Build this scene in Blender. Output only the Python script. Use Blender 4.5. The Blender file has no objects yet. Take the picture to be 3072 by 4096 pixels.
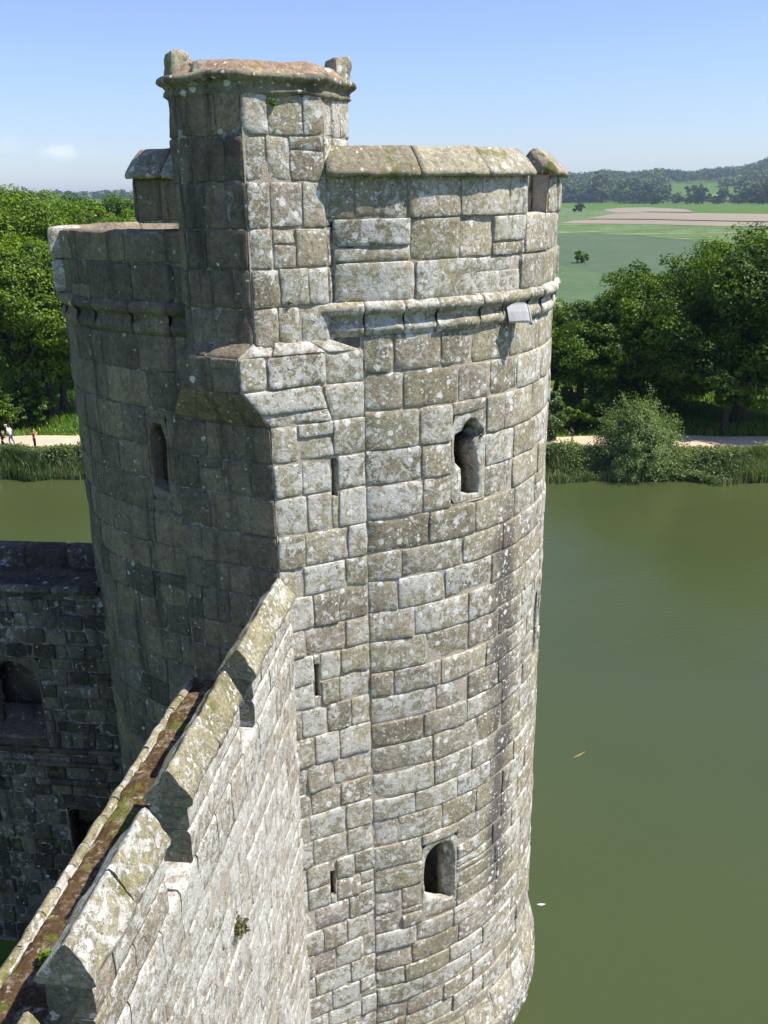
import bpy, math, random
import numpy as np
from mathutils import Vector, Matrix
rad = math.radians
K = 1.18            # plan units -> metres
ZW = 3.5            # water level in plan units
CAMZ = 20.0
scene = bpy.context.scene
COL = scene.collection
ORG = {}

def W(p):
    p = np.asarray(p, float)
    return (p - np.array([0, 0, ZW])) * K

# ---------------------------------------------------------------- noise
def _h(ix, iy, iz, seed):
    n = (ix * 73856093) ^ (iy * 19349663) ^ (iz * 83492791) ^ (seed * 2654435761 & 0x7fffffff)
    n = n.astype(np.uint32)
    n = (n ^ (n >> 13)) * np.uint32(1274126177)
    n = n ^ (n >> 16)
    return (n & np.uint32(0xffffff)).astype(np.float64) / 0xffffff
def vn(p, s=1.0, seed=0):
    p = np.asarray(p, float) * s
    i = np.floor(p).astype(np.int64); f = p - i; f = f * f * (3 - 2 * f)
    r = 0
    for dx in (0, 1):
        wx = f[..., 0] if dx else 1 - f[..., 0]
        for dy in (0, 1):
            wy = f[..., 1] if dy else 1 - f[..., 1]
            for dz in (0, 1):
                wz = f[..., 2] if dz else 1 - f[..., 2]
                r = r + wx * wy * wz * _h(i[..., 0] + dx, i[..., 1] + dy, i[..., 2] + dz, seed)
    return r * 2 - 1
def fbm(p, s=1.0, seed=0, o=3):
    r = 0; a = 1; t = 0
    for k in range(o):
        r = r + a * vn(p, s * 2 ** k, seed + k * 17); t += a; a *= .5
    return r / t

# ---------------------------------------------------------------- object helpers
def tag(o, label=None, cat=None, group=None, kind=None):
    if label: o['label'] = label
    if cat: o['category'] = cat
    if group: o['group'] = group
    if kind: o['kind'] = kind
    return o
def empty(name, p, label=None, cat=None, group=None):
    o = bpy.data.objects.new(name, None); COL.objects.link(o)
    w = W(p); o.location = w; ORG[o.name] = w
    o.empty_display_size = .3
    return tag(o, label, cat, group)
def link(name, me, parent=None, loc=None):
    o = bpy.data.objects.new(name, me); COL.objects.link(o)
    if parent is not None: o.parent = parent
    if loc is not None: o.location = loc
    return o
def mesh(name, V, F, mats, parent=None, smooth=True, mi=None, tint=None, base=None, raw=False):
    """V plan-unit vertices; F (m,4)/(m,3) array or list of arrays"""
    V = np.asarray(V, float)
    Wv = V if raw else W(V)
    org = np.zeros(3)
    if parent is not None:
        org = ORG[parent.name]
    elif base is not None:
        org = W(base)
    Wv = Wv - org
    if isinstance(F, np.ndarray): F = [F]
    F = [np.asarray(f, np.int32) for f in F if len(f)]
    me = bpy.data.meshes.new(name)
    me.vertices.add(len(Wv)); me.vertices.foreach_set('co', Wv.astype(np.float32).ravel())
    tot = np.concatenate([np.full(len(f), f.shape[1], np.int32) for f in F])
    idx = np.concatenate([f.ravel() for f in F])
    st = np.concatenate([[0], np.cumsum(tot)[:-1]]).astype(np.int32)
    me.loops.add(len(idx)); me.loops.foreach_set('vertex_index', idx)
    me.polygons.add(len(tot)); me.polygons.foreach_set('loop_start', st)
    me.polygons.foreach_set('loop_total', tot)
    me.polygons.foreach_set('use_smooth', np.full(len(tot), smooth, bool))
    if not isinstance(mats, (list, tuple)): mats = [mats]
    for m in mats: me.materials.append(m)
    if mi is not None: me.polygons.foreach_set('material_index', np.asarray(mi, np.int32))
    if tint is not None:
        a = me.color_attributes.new('tint', 'FLOAT_COLOR', 'POINT')
        t = np.ones((len(Wv), 4), np.float32); t[:, :3] = tint
        a.data.foreach_set('color', t.ravel())
    me.update(calc_edges=True); me.validate()
    o = bpy.data.objects.new(name, me); COL.objects.link(o)
    if parent is not None:
        o.parent = parent
        ORG[o.name] = org                      # child origin coincides with the parent's origin
    else:
        o.location = org; ORG[o.name] = org
    return o
class MB:
    def __init__(s): s.V = []; s.Q = []; s.T = []; s.tq = []; s.tt = []; s.C = []; s.n = 0
    def add(s, V, F, mi=0, tint=(.5, .5, .5)):
        V = np.asarray(V, float).reshape(-1, 3)
        s.V.append(V); t = np.asarray(tint, float)
        s.C.append(np.broadcast_to(t, (len(V), 3)) if t.ndim == 1 else t)
        if not isinstance(F, list): F = [F]
        for f in F:
            f = np.asarray(f, np.int64)
            if len(f) == 0: continue
            if f.shape[1] == 4: s.Q.append(f + s.n); s.tq.append(np.full(len(f), mi))
            else: s.T.append(f + s.n); s.tt.append(np.full(len(f), mi))
        s.n += len(V)
    def build(s, name, mats, parent=None, smooth=True, base=None):
        F = []; mi = []
        if s.Q: F.append(np.concatenate(s.Q)); mi.append(np.concatenate(s.tq))
        if s.T: F.append(np.concatenate(s.T)); mi.append(np.concatenate(s.tt))
        return mesh(name, np.concatenate(s.V), F, mats, parent, smooth, np.concatenate(mi), np.concatenate(s.C), base)
def gridq(nu, nv, wrap=False):
    i, j = np.meshgrid(np.arange(nv - 1), np.arange(nu - (0 if wrap else 1)), indexing='ij')
    a = i * nu + j; b = i * nu + (j + 1) % nu
    return np.stack([a, b, b + nu, a + nu], -1).reshape(-1, 4)
def loft(rings, cap=True):
    """rings (m,n,3) closed profile"""
    R_ = np.asarray(rings, float); m, n = R_.shape[:2]
    V = R_.reshape(-1, 3); F = [gridq(n, m, True)]
    if cap:
        c0 = R_[0].mean(0); c1 = R_[-1].mean(0); V = np.vstack([V, c0, c1]); k = m * n
        j = np.arange(n); j2 = (j + 1) % n
        F.append(np.stack([j2, j, np.full(n, k)], -1)); F.append(np.stack([(m - 1) * n + j, (m - 1) * n + j2, np.full(n, k + 1)], -1))
    return V, F

# ---------------------------------------------------------------- materials
def nm(name):
    m = bpy.data.materials.new(name); m.use_nodes = True
    nt = m.node_tree; nt.nodes.clear()
    return m, nt
class N:
    def __init__(s, nt): s.nt = nt
    def n(s, t, **k):
        nd = s.nt.nodes.new(t)
        for a, b in k.items(): setattr(nd, a, b)
        return nd
    def l(s, a, b): s.nt.links.new(a, b)
    def setin(s, sock, v):
        if isinstance(v, bpy.types.NodeSocket): s.l(v, sock)
        else: sock.default_value = v
    def math(s, op, a, b=0.0, c=0.0, clamp=False):
        nd = s.n('ShaderNodeMath', operation=op); nd.use_clamp = clamp
        for i, v in enumerate((a, b, c)): s.setin(nd.inputs[i], v)
        return nd.outputs[0]
    def noise(s, vec, scale, detail=4, rough=.55, dist=0):
        nd = s.n('ShaderNodeTexNoise'); s.l(vec, nd.inputs['Vector'])
        nd.inputs['Scale'].default_value = scale; nd.inputs['Detail'].default_value = detail
        nd.inputs['Roughness'].default_value = rough; nd.inputs['Distortion'].default_value = dist
        return nd.outputs['Fac']
    def vor(s, vec, scale, feat='F1', out='Distance', rnd=1.0):
        nd = s.n('ShaderNodeTexVoronoi', feature=feat); s.l(vec, nd.inputs['Vector'])
        nd.inputs['Scale'].default_value = scale; nd.inputs['Randomness'].default_value = rnd
        return nd.outputs[out], nd
    def step(s, v, a, b, lo=0.0, hi=1.0):
        nd = s.n('ShaderNodeMapRange', interpolation_type='SMOOTHSTEP')
        s.setin(nd.inputs[0], v)
        for i, x in zip((1, 2, 3, 4), (a, b, lo, hi)): s.setin(nd.inputs[i], x)
        return nd.outputs[0]
    def mix(s, f, a, b, mode='MIX'):
        nd = s.n('ShaderNodeMix', data_type='RGBA', blend_type=mode)
        s.setin(nd.inputs[0], f)
        for i, v in ((6, a), (7, b)):
            if isinstance(v, bpy.types.NodeSocket): s.l(v, nd.inputs[i])
            else: nd.inputs[i].default_value = (*v, 1)
        return nd.outputs[2]
    def ramp(s, f, stops):
        nd = s.n('ShaderNodeValToRGB'); s.setin(nd.inputs[0], f)
        el = nd.color_ramp.elements
        while len(el) < len(stops): el.new(.5)
        for e, (p, c) in zip(el, stops): e.position = p; e.color = (*c, 1)
        return nd.outputs[0]
    def vscale(s, vec, sc):
        nd = s.n('ShaderNodeVectorMath', operation='MULTIPLY'); s.l(vec, nd.inputs[0]); nd.inputs[1].default_value = sc
        return nd.outputs[0]
    def out(s, sh):
        o = s.n('ShaderNodeOutputMaterial'); s.l(sh, o.inputs['Surface'])
    def bsdf(s, col, rough=.95, spec=.15, bump=None, bs=.5, bd=.02, **kw):
        b = s.n('ShaderNodeBsdfPrincipled'); s.setin(b.inputs['Base Color'], col if isinstance(col, bpy.types.NodeSocket) else (*col, 1))
        s.setin(b.inputs['Roughness'], rough); b.inputs['Specular IOR Level'].default_value = spec
        for k, v in kw.items(): s.setin(b.inputs[k], v)
        if bump is not None:
            bn = s.n('ShaderNodeBump'); s.l(bump, bn.inputs['Height'])
            bn.inputs['Strength'].default_value = bs; bn.inputs['Distance'].default_value = bd
            s.l(bn.outputs[0], b.inputs['Normal'])
        return b.outputs[0]

C0 = np.array([-1.27, 17.955]); RD = 4.396     # drum centre and radius, plan units
CW = W((C0[0], C0[1], 0))
def stone_mat(name, lichen=.5, spots=.5, dark=.3, orange=0.2, moss=0.0, bright=1.0, streak=False, tones=None, bump=.55, runs=0.0):
    m, nt = nm(name); g = N(nt)
    pos = g.n('ShaderNodeNewGeometry').outputs['Position']
    at = g.n('ShaderNodeAttribute', attribute_name='tint')
    sp = g.n('ShaderNodeSeparateColor'); g.l(at.outputs['Color'], sp.inputs[0])
    A, B, D = sp.outputs
    tones = tones or [(0, (.235, .215, .165)), (.25, (.31, .285, .20)), (.5, (.325, .305, .25)), (.75, (.37, .335, .25)), (1, (.30, .26, .225))]
    col = g.ramp(A, tones)
    n1 = g.noise(pos, 1.6, 8, .62); n2 = g.noise(pos, 14, 6, .65); n3 = g.noise(pos, 55, 3, .6)
    col = g.mix(1.0, col, g.ramp(n1, [(.3, (.72, .70, .66)), (.72, (1.25, 1.22, 1.12))]), 'MULTIPLY')
    col = g.mix(1.0, col, g.ramp(n2, [(.3, (.55, .55, .55)), (.7, (1.4, 1.38, 1.34))]), 'MULTIPLY')
    col = g.mix(1.0, col, g.ramp(n3, [(.3, (.7, .7, .7)), (.7, (1.3, 1.3, 1.3))]), 'MULTIPLY')
    # buff / ochre iron tone patches
    o1 = g.noise(g.vscale(pos, (1, 1, 1.7)), 2.3, 5, .6)
    col = g.mix(g.step(o1, .56, .7, 0, .3), col, (.36, .30, .18))
    # dark crust
    d1 = g.noise(g.vscale(pos, (1.6, 1.6, .55)), 1.1, 7, .68)
    dk = g.step(g.math('ADD', d1, g.math('MULTIPLY', B, -.06)), .58 - dark * .17, .80 - dark * .15)
    col = g.mix(g.math('MULTIPLY', dk, .35 + .4 * min(1, dark * 1.2)), col, (.075, .068, .055))
    if runs:
        # old rain runs: long vertical black streaks and paler washed ones
        r1 = g.noise(g.vscale(pos, (2.6, 2.6, .22)), 1.0, 8, .66)
        r2 = g.noise(g.vscale(pos, (3.4, 3.4, .5)), 1.0, 7, .7)
        col = g.mix(g.math('MULTIPLY', g.step(r1, .50, .66), runs), col, (.045, .040, .034))
        col = g.mix(g.math('MULTIPLY', g.step(r2, .54, .68), runs * .55), col, (.30, .25, .185))
        r3 = g.noise(pos, 7, 9, .74)
        col = g.mix(g.math('MULTIPLY', g.step(r3, .54, .62), runs * .6), col, (.06, .052, .044))
    if streak:
        sx = g.n('ShaderNodeSeparateXYZ'); g.l(pos, sx.inputs[0])
        th = g.math('ARCTAN2', g.math('SUBTRACT', sx.outputs[0], float(CW[0])), g.math('SUBTRACT', sx.outputs[1], float(CW[1])))
        wob = g.math('MULTIPLY', g.math('SUBTRACT', g.noise(pos, 2.2, 6, .7), .5), .22)
        tt = g.math('ABSOLUTE', g.math('ADD', g.math('SUBTRACT', th, rad(130.6)), wob))
        zz = sx.outputs[2]
        zt = W((0, 0, 14.8))[2]; zb = W((0, 0, 6.2))[2]
        zm = g.math('MULTIPLY', g.step(zz, zb, zb + 2.0), g.step(zz, zt - 1.0, zt + 1.2, 1, 0))
        sm = g.math('MULTIPLY', g.step(tt, .015, .12, 1, 0), zm)
        col = g.mix(g.math('MULTIPLY', sm, .8), col, (.085, .078, .075))
        # darkened wet foot of the tower
        fz = g.step(g.math('ADD', zz, g.math('MULTIPLY', g.noise(pos, 1.5, 4, .6), .7)), .75, 1.15, 1, 0)
        col = g.mix(g.math('MULTIPLY', fz, .6), col, (.075, .065, .055))
    # pale crustose lichen: large patches
    l1 = g.noise(pos, 5.2, 12, .76, .6)
    l2 = g.noise(pos, .5, 3, .5)
    lf = g.math('ADD', g.math('ADD', l1, g.math('MULTIPLY', g.math('SUBTRACT', B, .5), .10)), g.math('MULTIPLY', g.math('SUBTRACT', l2, .5), .10))
    if streak: lf = g.math('SUBTRACT', lf, g.math('MULTIPLY', sm, .13))
    t0 = .70 - lichen * .28
    lm = g.step(lf, t0 - .01, t0 + .035)
    lm = g.math('MULTIPLY', lm, g.step(g.noise(pos, 24, 5, .7), .33, .48, .35, 1))
    lc = g.ramp(g.noise(pos, 9, 5, .6), [(.3, (.43 * bright, .42 * bright, .37 * bright)), (.7, (.61 * bright, .60 * bright, .55 * bright))])
    col = g.mix(g.math('MULTIPLY', lm, .82), col, lc)
    # little round white lichens
    wp = g.n('ShaderNodeVectorMath', operation='ADD'); g.l(pos, wp.inputs[0])
    nz = g.n('ShaderNodeTexNoise'); g.l(pos, nz.inputs['Vector']); nz.inputs['Scale'].default_value = 18
    sc = g.n('ShaderNodeVectorMath', operation='SCALE'); g.l(nz.outputs['Color'], sc.inputs[0]); sc.inputs['Scale'].default_value = .09
    g.l(sc.outputs[0], wp.inputs[1])
    bl = g.noise(pos, 12, 12, .76, .9)
    bm = g.step(g.math('ADD', bl, g.math('MULTIPLY', g.math('SUBTRACT', g.noise(pos, .9, 3, .5), .5), .2)), .70 - lichen * .20, .735 - lichen * .20)
    col = g.mix(g.math('MULTIPLY', bm, .75), col, (.50 * bright, .49 * bright, .44 * bright))
    for scl, thr, gate in ((5.5, .36, .30), (13, .34, .34)):
        dist, vd = g.vor(wp.outputs[0], scl)
        cs = g.n('ShaderNodeSeparateColor'); g.l(vd.outputs['Color'], cs.inputs[0])
        mk = g.math('MULTIPLY', g.step(dist, thr - .07, thr, 1, 0), g.step(cs.outputs[0], 1 - spots * gate, 1.02 - spots * gate))
        mk = g.math('MULTIPLY', mk, g.step(g.noise(pos, 1.3, 3, .6), .38, .5))
        col = g.mix(g.math('MULTIPLY', mk, .9), col, (.66 * bright, .65 * bright, .60 * bright))
    if orange:
        om = g.step(g.noise(pos, 3.1, 6, .6), .80 - orange * .18, .83 - orange * .18)
        col = g.mix(g.math('MULTIPLY', om, .85), col, (.42, .17, .03))
    if moss:
        mm = g.step(g.noise(pos, 2.0, 7, .7), .62 - moss * .2, .70 - moss * .2)
        col = g.mix(g.math('MULTIPLY', mm, .8), col, g.ramp(g.noise(pos, 6, 3), [(.4, (.12, .13, .03)), (.6, (.20, .18, .06))]))
    # fine dark speckle of soot and black lichen
    sk = g.step(g.noise(pos, 30, 6, .75), .575, .64)
    col = g.mix(g.math('MULTIPLY', g.math('MULTIPLY', sk, .6), g.step(g.noise(pos, 1.8, 4, .6), .36, .6, .35, 1)), col, (.07, .062, .05))
    # pits
    pv, _ = g.vor(wp.outputs[0], 26)
    pit = g.step(pv, .10, .24)
    pn = g.step(g.noise(pos, 3.3, 4, .6), .47, .60)
    pitm = g.math('MULTIPLY', g.math('SUBTRACT', 1.0, pit), pn)
    col = g.mix(g.math('MULTIPLY', pitm, .8), col, (.06, .055, .045))
    h = g.math('ADD', g.math('MULTIPLY', n2, 1.0), g.math('MULTIPLY', n3, .35))
    h = g.math('SUBTRACT', h, g.math('MULTIPLY', pitm, .9))
    h = g.math('ADD', h, g.math('MULTIPLY', lm, .10))
    g.out(g.bsdf(col, .95, .1, h, bump, .035))
    return m
def mortar_mat(name, c1=(.47, .40, .315), c2=(.36, .31, .245)):
    m, nt = nm(name); g = N(nt)
    pos = g.n('ShaderNodeNewGeometry').outputs['Position']
    a = g.noise(pos, 4, 7, .65); b = g.noise(pos, 45, 3, .6)
    col = g.ramp(a, [(.35, c2), (.62, c1)])
    col = g.mix(1, col, g.ramp(b, [(.3, (.7, .7, .7)), (.7, (1.25, 1.25, 1.25))]), 'MULTIPLY')
    lm = g.step(g.noise(pos, 5, 9, .7), .50, .57)
    col = g.mix(g.math('MULTIPLY', lm, .6), col, (.46, .44, .38))
    g.out(g.bsdf(col, .97, .05, g.math('ADD', a, b), .7, .03))
    return m
M = {}
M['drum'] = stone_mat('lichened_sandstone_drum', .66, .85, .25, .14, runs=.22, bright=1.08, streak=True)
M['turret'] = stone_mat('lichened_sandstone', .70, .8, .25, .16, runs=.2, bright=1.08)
M['shade_brownstone'] = stone_mat('shade_darkened_bare_brown_sandstone', .16, .12, .4, 0, runs=.75, tones=[(0, (.135, .118, .096)), (.3, (.19, .162, .125)), (.55, (.225, .19, .145)), (.8, (.28, .23, .165)), (1, (.18, .155, .135))])  # browner, less lichened stone, also coloured darker to deepen the tower's shaded side
M['coping'] = stone_mat('mossy_coping_stone', .42, .5, .3, .5, .38)
M['capstone'] = stone_mat('orange_lichened_cap_stone', .35, .35, .2, .75, .15, tones=[(0, (.22, .17, .13)), (.5, (.30, .225, .17)), (1, (.25, .19, .14))])
M['curtain'] = stone_mat('bleached_curtain_stone', .86, .8, .2, .12, bright=1.10, tones=[(0, (.28, .24, .18)), (.3, (.34, .30, .235)), (.6, (.38, .35, .29)), (1, (.30, .25, .20))], bump=1.0)
M['curtcope'] = stone_mat('pale_green_coping_stone', .60, .7, .3, .3, .25, 1.0, tones=[(0, (.24, .22, .14)), (.5, (.31, .29, .20)), (1, (.27, .25, .17))], bump=1.0)
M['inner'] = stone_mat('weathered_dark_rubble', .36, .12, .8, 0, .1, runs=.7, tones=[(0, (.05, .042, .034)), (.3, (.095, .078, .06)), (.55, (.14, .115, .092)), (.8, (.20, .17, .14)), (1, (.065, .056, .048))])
M['crust'] = stone_mat('black_crusted_moulding', .26, .5, .95, .3, .1, runs=.9)
M['endstone'] = stone_mat('dark_green_lichened_end', .46, .5, .5, .1, .2, .8, tones=[(0, (.15, .155, .12)), (.5, (.23, .235, .18)), (1, (.19, .195, .15))], bump=.9)
M['mortar'] = mortar_mat('pinkish_buff_mortar')
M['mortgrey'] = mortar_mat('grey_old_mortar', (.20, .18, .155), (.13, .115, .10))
M['mortpale'] = mortar_mat('pale_mortar', (.46, .40, .32), (.33, .29, .24))

def simple(name, col, rough=.6, spec=.3, metal=0, nscale=0, namp=.3, bump=0):
    m, nt = nm(name); g = N(nt)
    c = col
    if nscale:
        pos = g.n('ShaderNodeNewGeometry').outputs['Position']
        n = g.noise(pos, nscale, 5, .6)
        c = g.ramp(n, [(.3, tuple(x * (1 - namp) for x in col)), (.7, tuple(min(1, x * (1 + namp)) for x in col))])
        g.out(g.bsdf(c, rough, spec, n if bump else None, bump or .5, .02, Metallic=metal))
    else:
        g.out(g.bsdf(c, rough, spec, Metallic=metal))
    return m
M['galv'] = simple('galvanised_grey_metal', (.225, .235, .235), .55, .4, .1, 6, .18)
M['black'] = simple('black_metal', (.02, .02, .022), .5)
M['glass'] = simple('lamp_glass', (.10, .11, .12), .1, .6)

def leaf_mat(name, dark, light, trans=.35, tl=None, gloss=.018):
    m, nt = nm(name); g = N(nt)
    at = g.n('ShaderNodeAttribute', attribute_name='tint')
    sp = g.n('ShaderNodeSeparateColor'); g.l(at.outputs['Color'], sp.inputs[0])
    oi = g.n('ShaderNodeObjectInfo')
    f = g.math('ADD', g.math('MULTIPLY', sp.outputs[0], .75), g.math('MULTIPLY', oi.outputs['Random'], .25))
    col = g.ramp(f, [(.1, dark), (.9, light)])
    if tl: col = g.mix(g.step(sp.outputs[2], .93, .95), col, tl)
    d = g.n('ShaderNodeBsdfDiffuse'); g.l(col, d.inputs[0])
    t = g.n('ShaderNodeBsdfTranslucent'); g.l(g.mix(1, col, (1.3, 1.35, .55), 'MULTIPLY'), t.inputs[0])
    a = g.n('ShaderNodeMixShader'); a.inputs[0].default_value = trans; g.l(d.outputs[0], a.inputs[1]); g.l(t.outputs[0], a.inputs[2])
    gl = g.n('ShaderNodeBsdfGlossy'); gl.inputs['Roughness'].default_value = .45; gl.inputs[0].default_value = (1, 1, 1, 1)
    b = g.n('ShaderNodeMixShader'); b.inputs[0].default_value = gloss; g.l(a.outputs[0], b.inputs[1]); g.l(gl.outputs[0], b.inputs[2])
    g.out(b.outputs[0]); return m
M['leaf_bright'] = leaf_mat('spring_oak_leaves', (.045, .10, .005), (.20, .30, .014))
M['leaf_dark'] = leaf_mat('dark_oak_leaves', (.020, .052, .003), (.12, .205, .008), .30)
M['leaf_willow'] = leaf_mat('grey_willow_leaves', (.095, .15, .04), (.23, .31, .10), .3)
M['leaf_haw'] = leaf_mat('hawthorn_leaves', (.05, .10, .015), (.14, .22, .04), .3, (.75, .74, .66))
M['leaf_far'] = leaf_mat('far_wood_leaves', (.035, .065, .016), (.18, .22, .065), .1, None, 0.0)
M['leaf_hedge'] = leaf_mat('far_hedgerow_leaves', (.08, .12, .04), (.19, .23, .10), .1, None, 0.0)
M['leaf_dry'] = leaf_mat('dull_wall_plant_leaves', (.055, .06, .02), (.15, .15, .06), .2, (.30, .24, .12))
M['reed'] = leaf_mat('waterside_reeds', (.06, .10, .03), (.20, .25, .09), .3, (.36, .30, .17))
M['grassblade'] = leaf_mat('meadow_grass_blades', (.06, .12, .012), (.16, .25, .03), .3, (.75, .55, .02))
M['bark'] = simple('rough_bark', (.07, .055, .04), .95, .05, 0, 8, .4, .6)
def ground_mat(name, stops, scale=.05, fine=1.5, fa=.35, streaks=None):
    m, nt = nm(name); g = N(nt)
    pos = g.n('ShaderNodeNewGeometry').outputs['Position']
    col = g.ramp(g.noise(pos, scale, 7, .62), stops)
    b = g.noise(pos, fine, 6, .65)
    col = g.mix(1, col, g.ramp(b, [(.3, (1 - fa,) * 3), (.7, (1 + fa,) * 3)]), 'MULTIPLY')
    if streaks:
        sc, thr, c = streaks
        mk = g.step(g.noise(g.vscale(pos, sc), 1.0, 6, .7), thr, thr + .08)
        col = g.mix(g.math('MULTIPLY', mk, .7), col, c)
    g.out(g.bsdf(col, .95, .05, b, .4, .1)); return m
M['grass'] = ground_mat('meadow_grass', [(.35, (.05, .11, .015)), (.65, (.11, .18, .03))], .12, 2.5)
M['field'] = ground_mat('young_crop_green', [(.3, (.078, .115, .066)), (.7, (.095, .132, .076))], .012, .35, .16)
M['field2'] = ground_mat('young_crop_green_near', [(.3, (.082, .125, .060)), (.7, (.100, .145, .070))], .012, .35, .16)
M['rough'] = ground_mat('rough_river_bank', [(.3, (.07, .12, .04)), (.7, (.14, .19, .07))], .05, .4, .3, ((.03, .09, .09), .55, (.36, .37, .27)))
M['tan'] = ground_mat('bare_ploughed_earth', [(.3, (.235, .20, .145)), (.7, (.29, .25, .185))], .004, .06, .08)
M['pasture'] = ground_mat('hill_pasture', [(.3, (.12, .17, .055)), (.7, (.16, .21, .07))], .01, .1, .12)
M['gravel'] = ground_mat('pale_gravel', [(.3, (.50, .38, .26)), (.7, (.62, .49, .35))], .4, 12, .2)
M['mud'] = ground_mat('brown_bank_soil', [(.3, (.05, .045, .025)), (.7, (.09, .075, .045))], .4, 5, .3)
M['lead'] = simple('grey_roof_lead', (.22, .22, .22), .8, .2, 0, 2, .2)

def water_mat():
    m, nt = nm('murky_green_moat_water'); g = N(nt)
    pos = g.n('ShaderNodeNewGeometry').outputs['Position']
    col = g.ramp(g.noise(pos, .05, 3, .5), [(.3, (.048, .063, .022)), (.7, (.058, .074, .024))])
    a = g.noise(g.vscale(pos, (1.0, 2.2, 1)), 2.2, 4, .55)
    b = g.noise(g.vscale(pos, (1.4, 3.0, 1)), 9, 3, .6)
    calm = g.step(g.noise(g.vscale(pos, (.6, 1, 1)), .07, 3, .5), .35, .6, .35, 1.0)
    h = g.math('MULTIPLY', g.math('ADD', a, g.math('MULTIPLY', b, .35)), calm)
    g.out(g.bsdf(col, .10, .5, h, .8, .03, IOR=1.333)); return m
M['water'] = water_mat()

# ---------------------------------------------------------------- masonry
UG = np.array([0, 0, .018, .10, .28, .5, .72, .90, .982, 1, 1.]); VG = np.array([0, 0, .03, .15, .38, .62, .85, .97, 1, 1.])
def masonry(mb, mapf, S0, S1, zl, wr=(.5, .95), holes=(), seed=1, prot=.013, joint=.010, rough=.011, mi=0, skip=None, split=.05, tb=(.0, 1.), cells=None, stag=None):
    rng = random.Random(seed)
    st = []      # (s0,s1,z0,z1)
    def row(a, b, z0, z1, full=True):
        s = a + (rng.uniform(-.5, 0) * wr[0] if False else 0); x = s
        first = True
        while x < b - 1e-6:
            w = rng.uniform(*wr)
            if first: w *= rng.uniform(.45, 1.0); first = False
            if b - x - w < wr[0] * .6: 
                w = b - x if b - x < wr[1] * 1.25 else (b - x) / 2
            x1 = min(b, x + w)
            if full and z1 - z0 > .38 and rng.random() < split:
                t = z0 + (z1 - z0) * rng.choice((.35, .6, .7))
                st.append((x, x1, z0, t)); st.append((x, x1, t, z1))
            else: st.append((x, x1, z0, z1))
            x = x1
    for z0, z1 in zip(zl[:-1], zl[1:]):
        hs = sorted([h for h in holes if h[0] >= S0 - .01 and h[1] <= S1 + .01 and h[2] < z1 - .02 and h[3] > z0 + .02])
        x = S0
        for h in hs:
            if h[0] - x > .02: row(x, h[0], z0, z1)
            if h[2] - z0 > .03: st.append((h[0], h[1], z0, h[2]))
            if z1 - h[3] > .03: st.append((h[0], h[1], h[3], z1))
            x = h[1]
        if S1 - x > .02: row(x, S1, z0, z1)
    if skip: st = [q for q in st if not skip(*q)]
    st = np.array(st)
    n = len(st)
    if n == 0: return
    r = np.random.RandomState(seed)
    U, Vv = np.meshgrid(UG, VG)                # (nv,nu)
    eu = np.minimum(U, 1 - U); ev = np.minimum(Vv, 1 - Vv)
    ring = np.zeros_like(U); ring[0, :] = ring[-1, :] = 1; ring[:, 0] = ring[:, -1] = 1
    s0, s1, z0, z1 = [st[:, k][:, None, None] for k in range(4)]
    g1 = joint * r.uniform(.5, 1.5, (n, 1, 1)); g2 = joint * r.uniform(.5, 1.5, (n, 1, 1))
    g3 = joint * r.uniform(.5, 1.4, (n, 1, 1)); g4 = joint * r.uniform(.5, 1.8, (n, 1, 1))
    w = (s1 - s0); hgt = (z1 - z0)
    S = s0 + g1 + (w - g1 - g2) * U; Z = z0 + g3 + (hgt - g3 - g4) * Vv
    # corner rounding
    cr = np.minimum(w, hgt) * r.uniform(.03, .11, (n, 1, 1))
    cu = np.minimum(U, 1 - U) * w; cv = np.minimum(Vv, 1 - Vv) * hgt
    k = np.clip(1 - cu / cr, 0, 1) * np.clip(1 - cv / cr, 0, 1) * .30
    S = S + np.where(U < .5, 1, -1) * k * cr; Z = Z + np.where(Vv < .5, 1, -1) * k * cr
    P3 = np.stack([S, Z, np.broadcast_to(np.arange(n)[:, None, None] * 7.31, S.shape)], -1)
    edge = 1 - np.clip(np.minimum(cu, cv) / .10, 0, 1)
    S = S + vn(P3, 5, seed) * rough * 1.3 * edge; Z = Z + vn(P3, 5, seed + 5) * rough * 1.3 * edge
    d = np.minimum(cu, cv)
    H = prot * r.uniform(-.45, 1, (n, 1, 1)) + .017
    H = H + (1 - np.exp(-d / .012)) * .010 - .008
    H = H + (U - .5) * r.uniform(-.02, .02, (n, 1, 1)) + (Vv - .5) * r.uniform(-.015, .015, (n, 1, 1))
    # broken arrises: some edges have lost a shallow spall
    sp_n = np.clip(vn(P3, 2.6, seed + 31) * 1.6 - .35, 0, 1)
    H = H - sp_n * np.exp(-d / .06) * .030
    H = H + fbm(P3, 3.5, seed + 9, 3) * rough * 1.6 + vn(P3, 14, seed + 3) * rough * .5
    H = np.where(ring > 0, -.07, H)
    V = mapf(S, Z, H)                          # (n,nv,nu,3)
    nv, nu = U.shape
    F = gridq(nu, nv); F = (F[None] + (np.arange(n) * nu * nv)[:, None, None]).reshape(-1, 4)
    A = r.uniform(0, 1, n); B = r.uniform(*tb, n); D = r.uniform(0, 1, n)
    T = np.repeat(np.stack([A, B, D], -1), nu * nv, 0)
    mb.add(V.reshape(-1, 3), F, mi, T)
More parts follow.
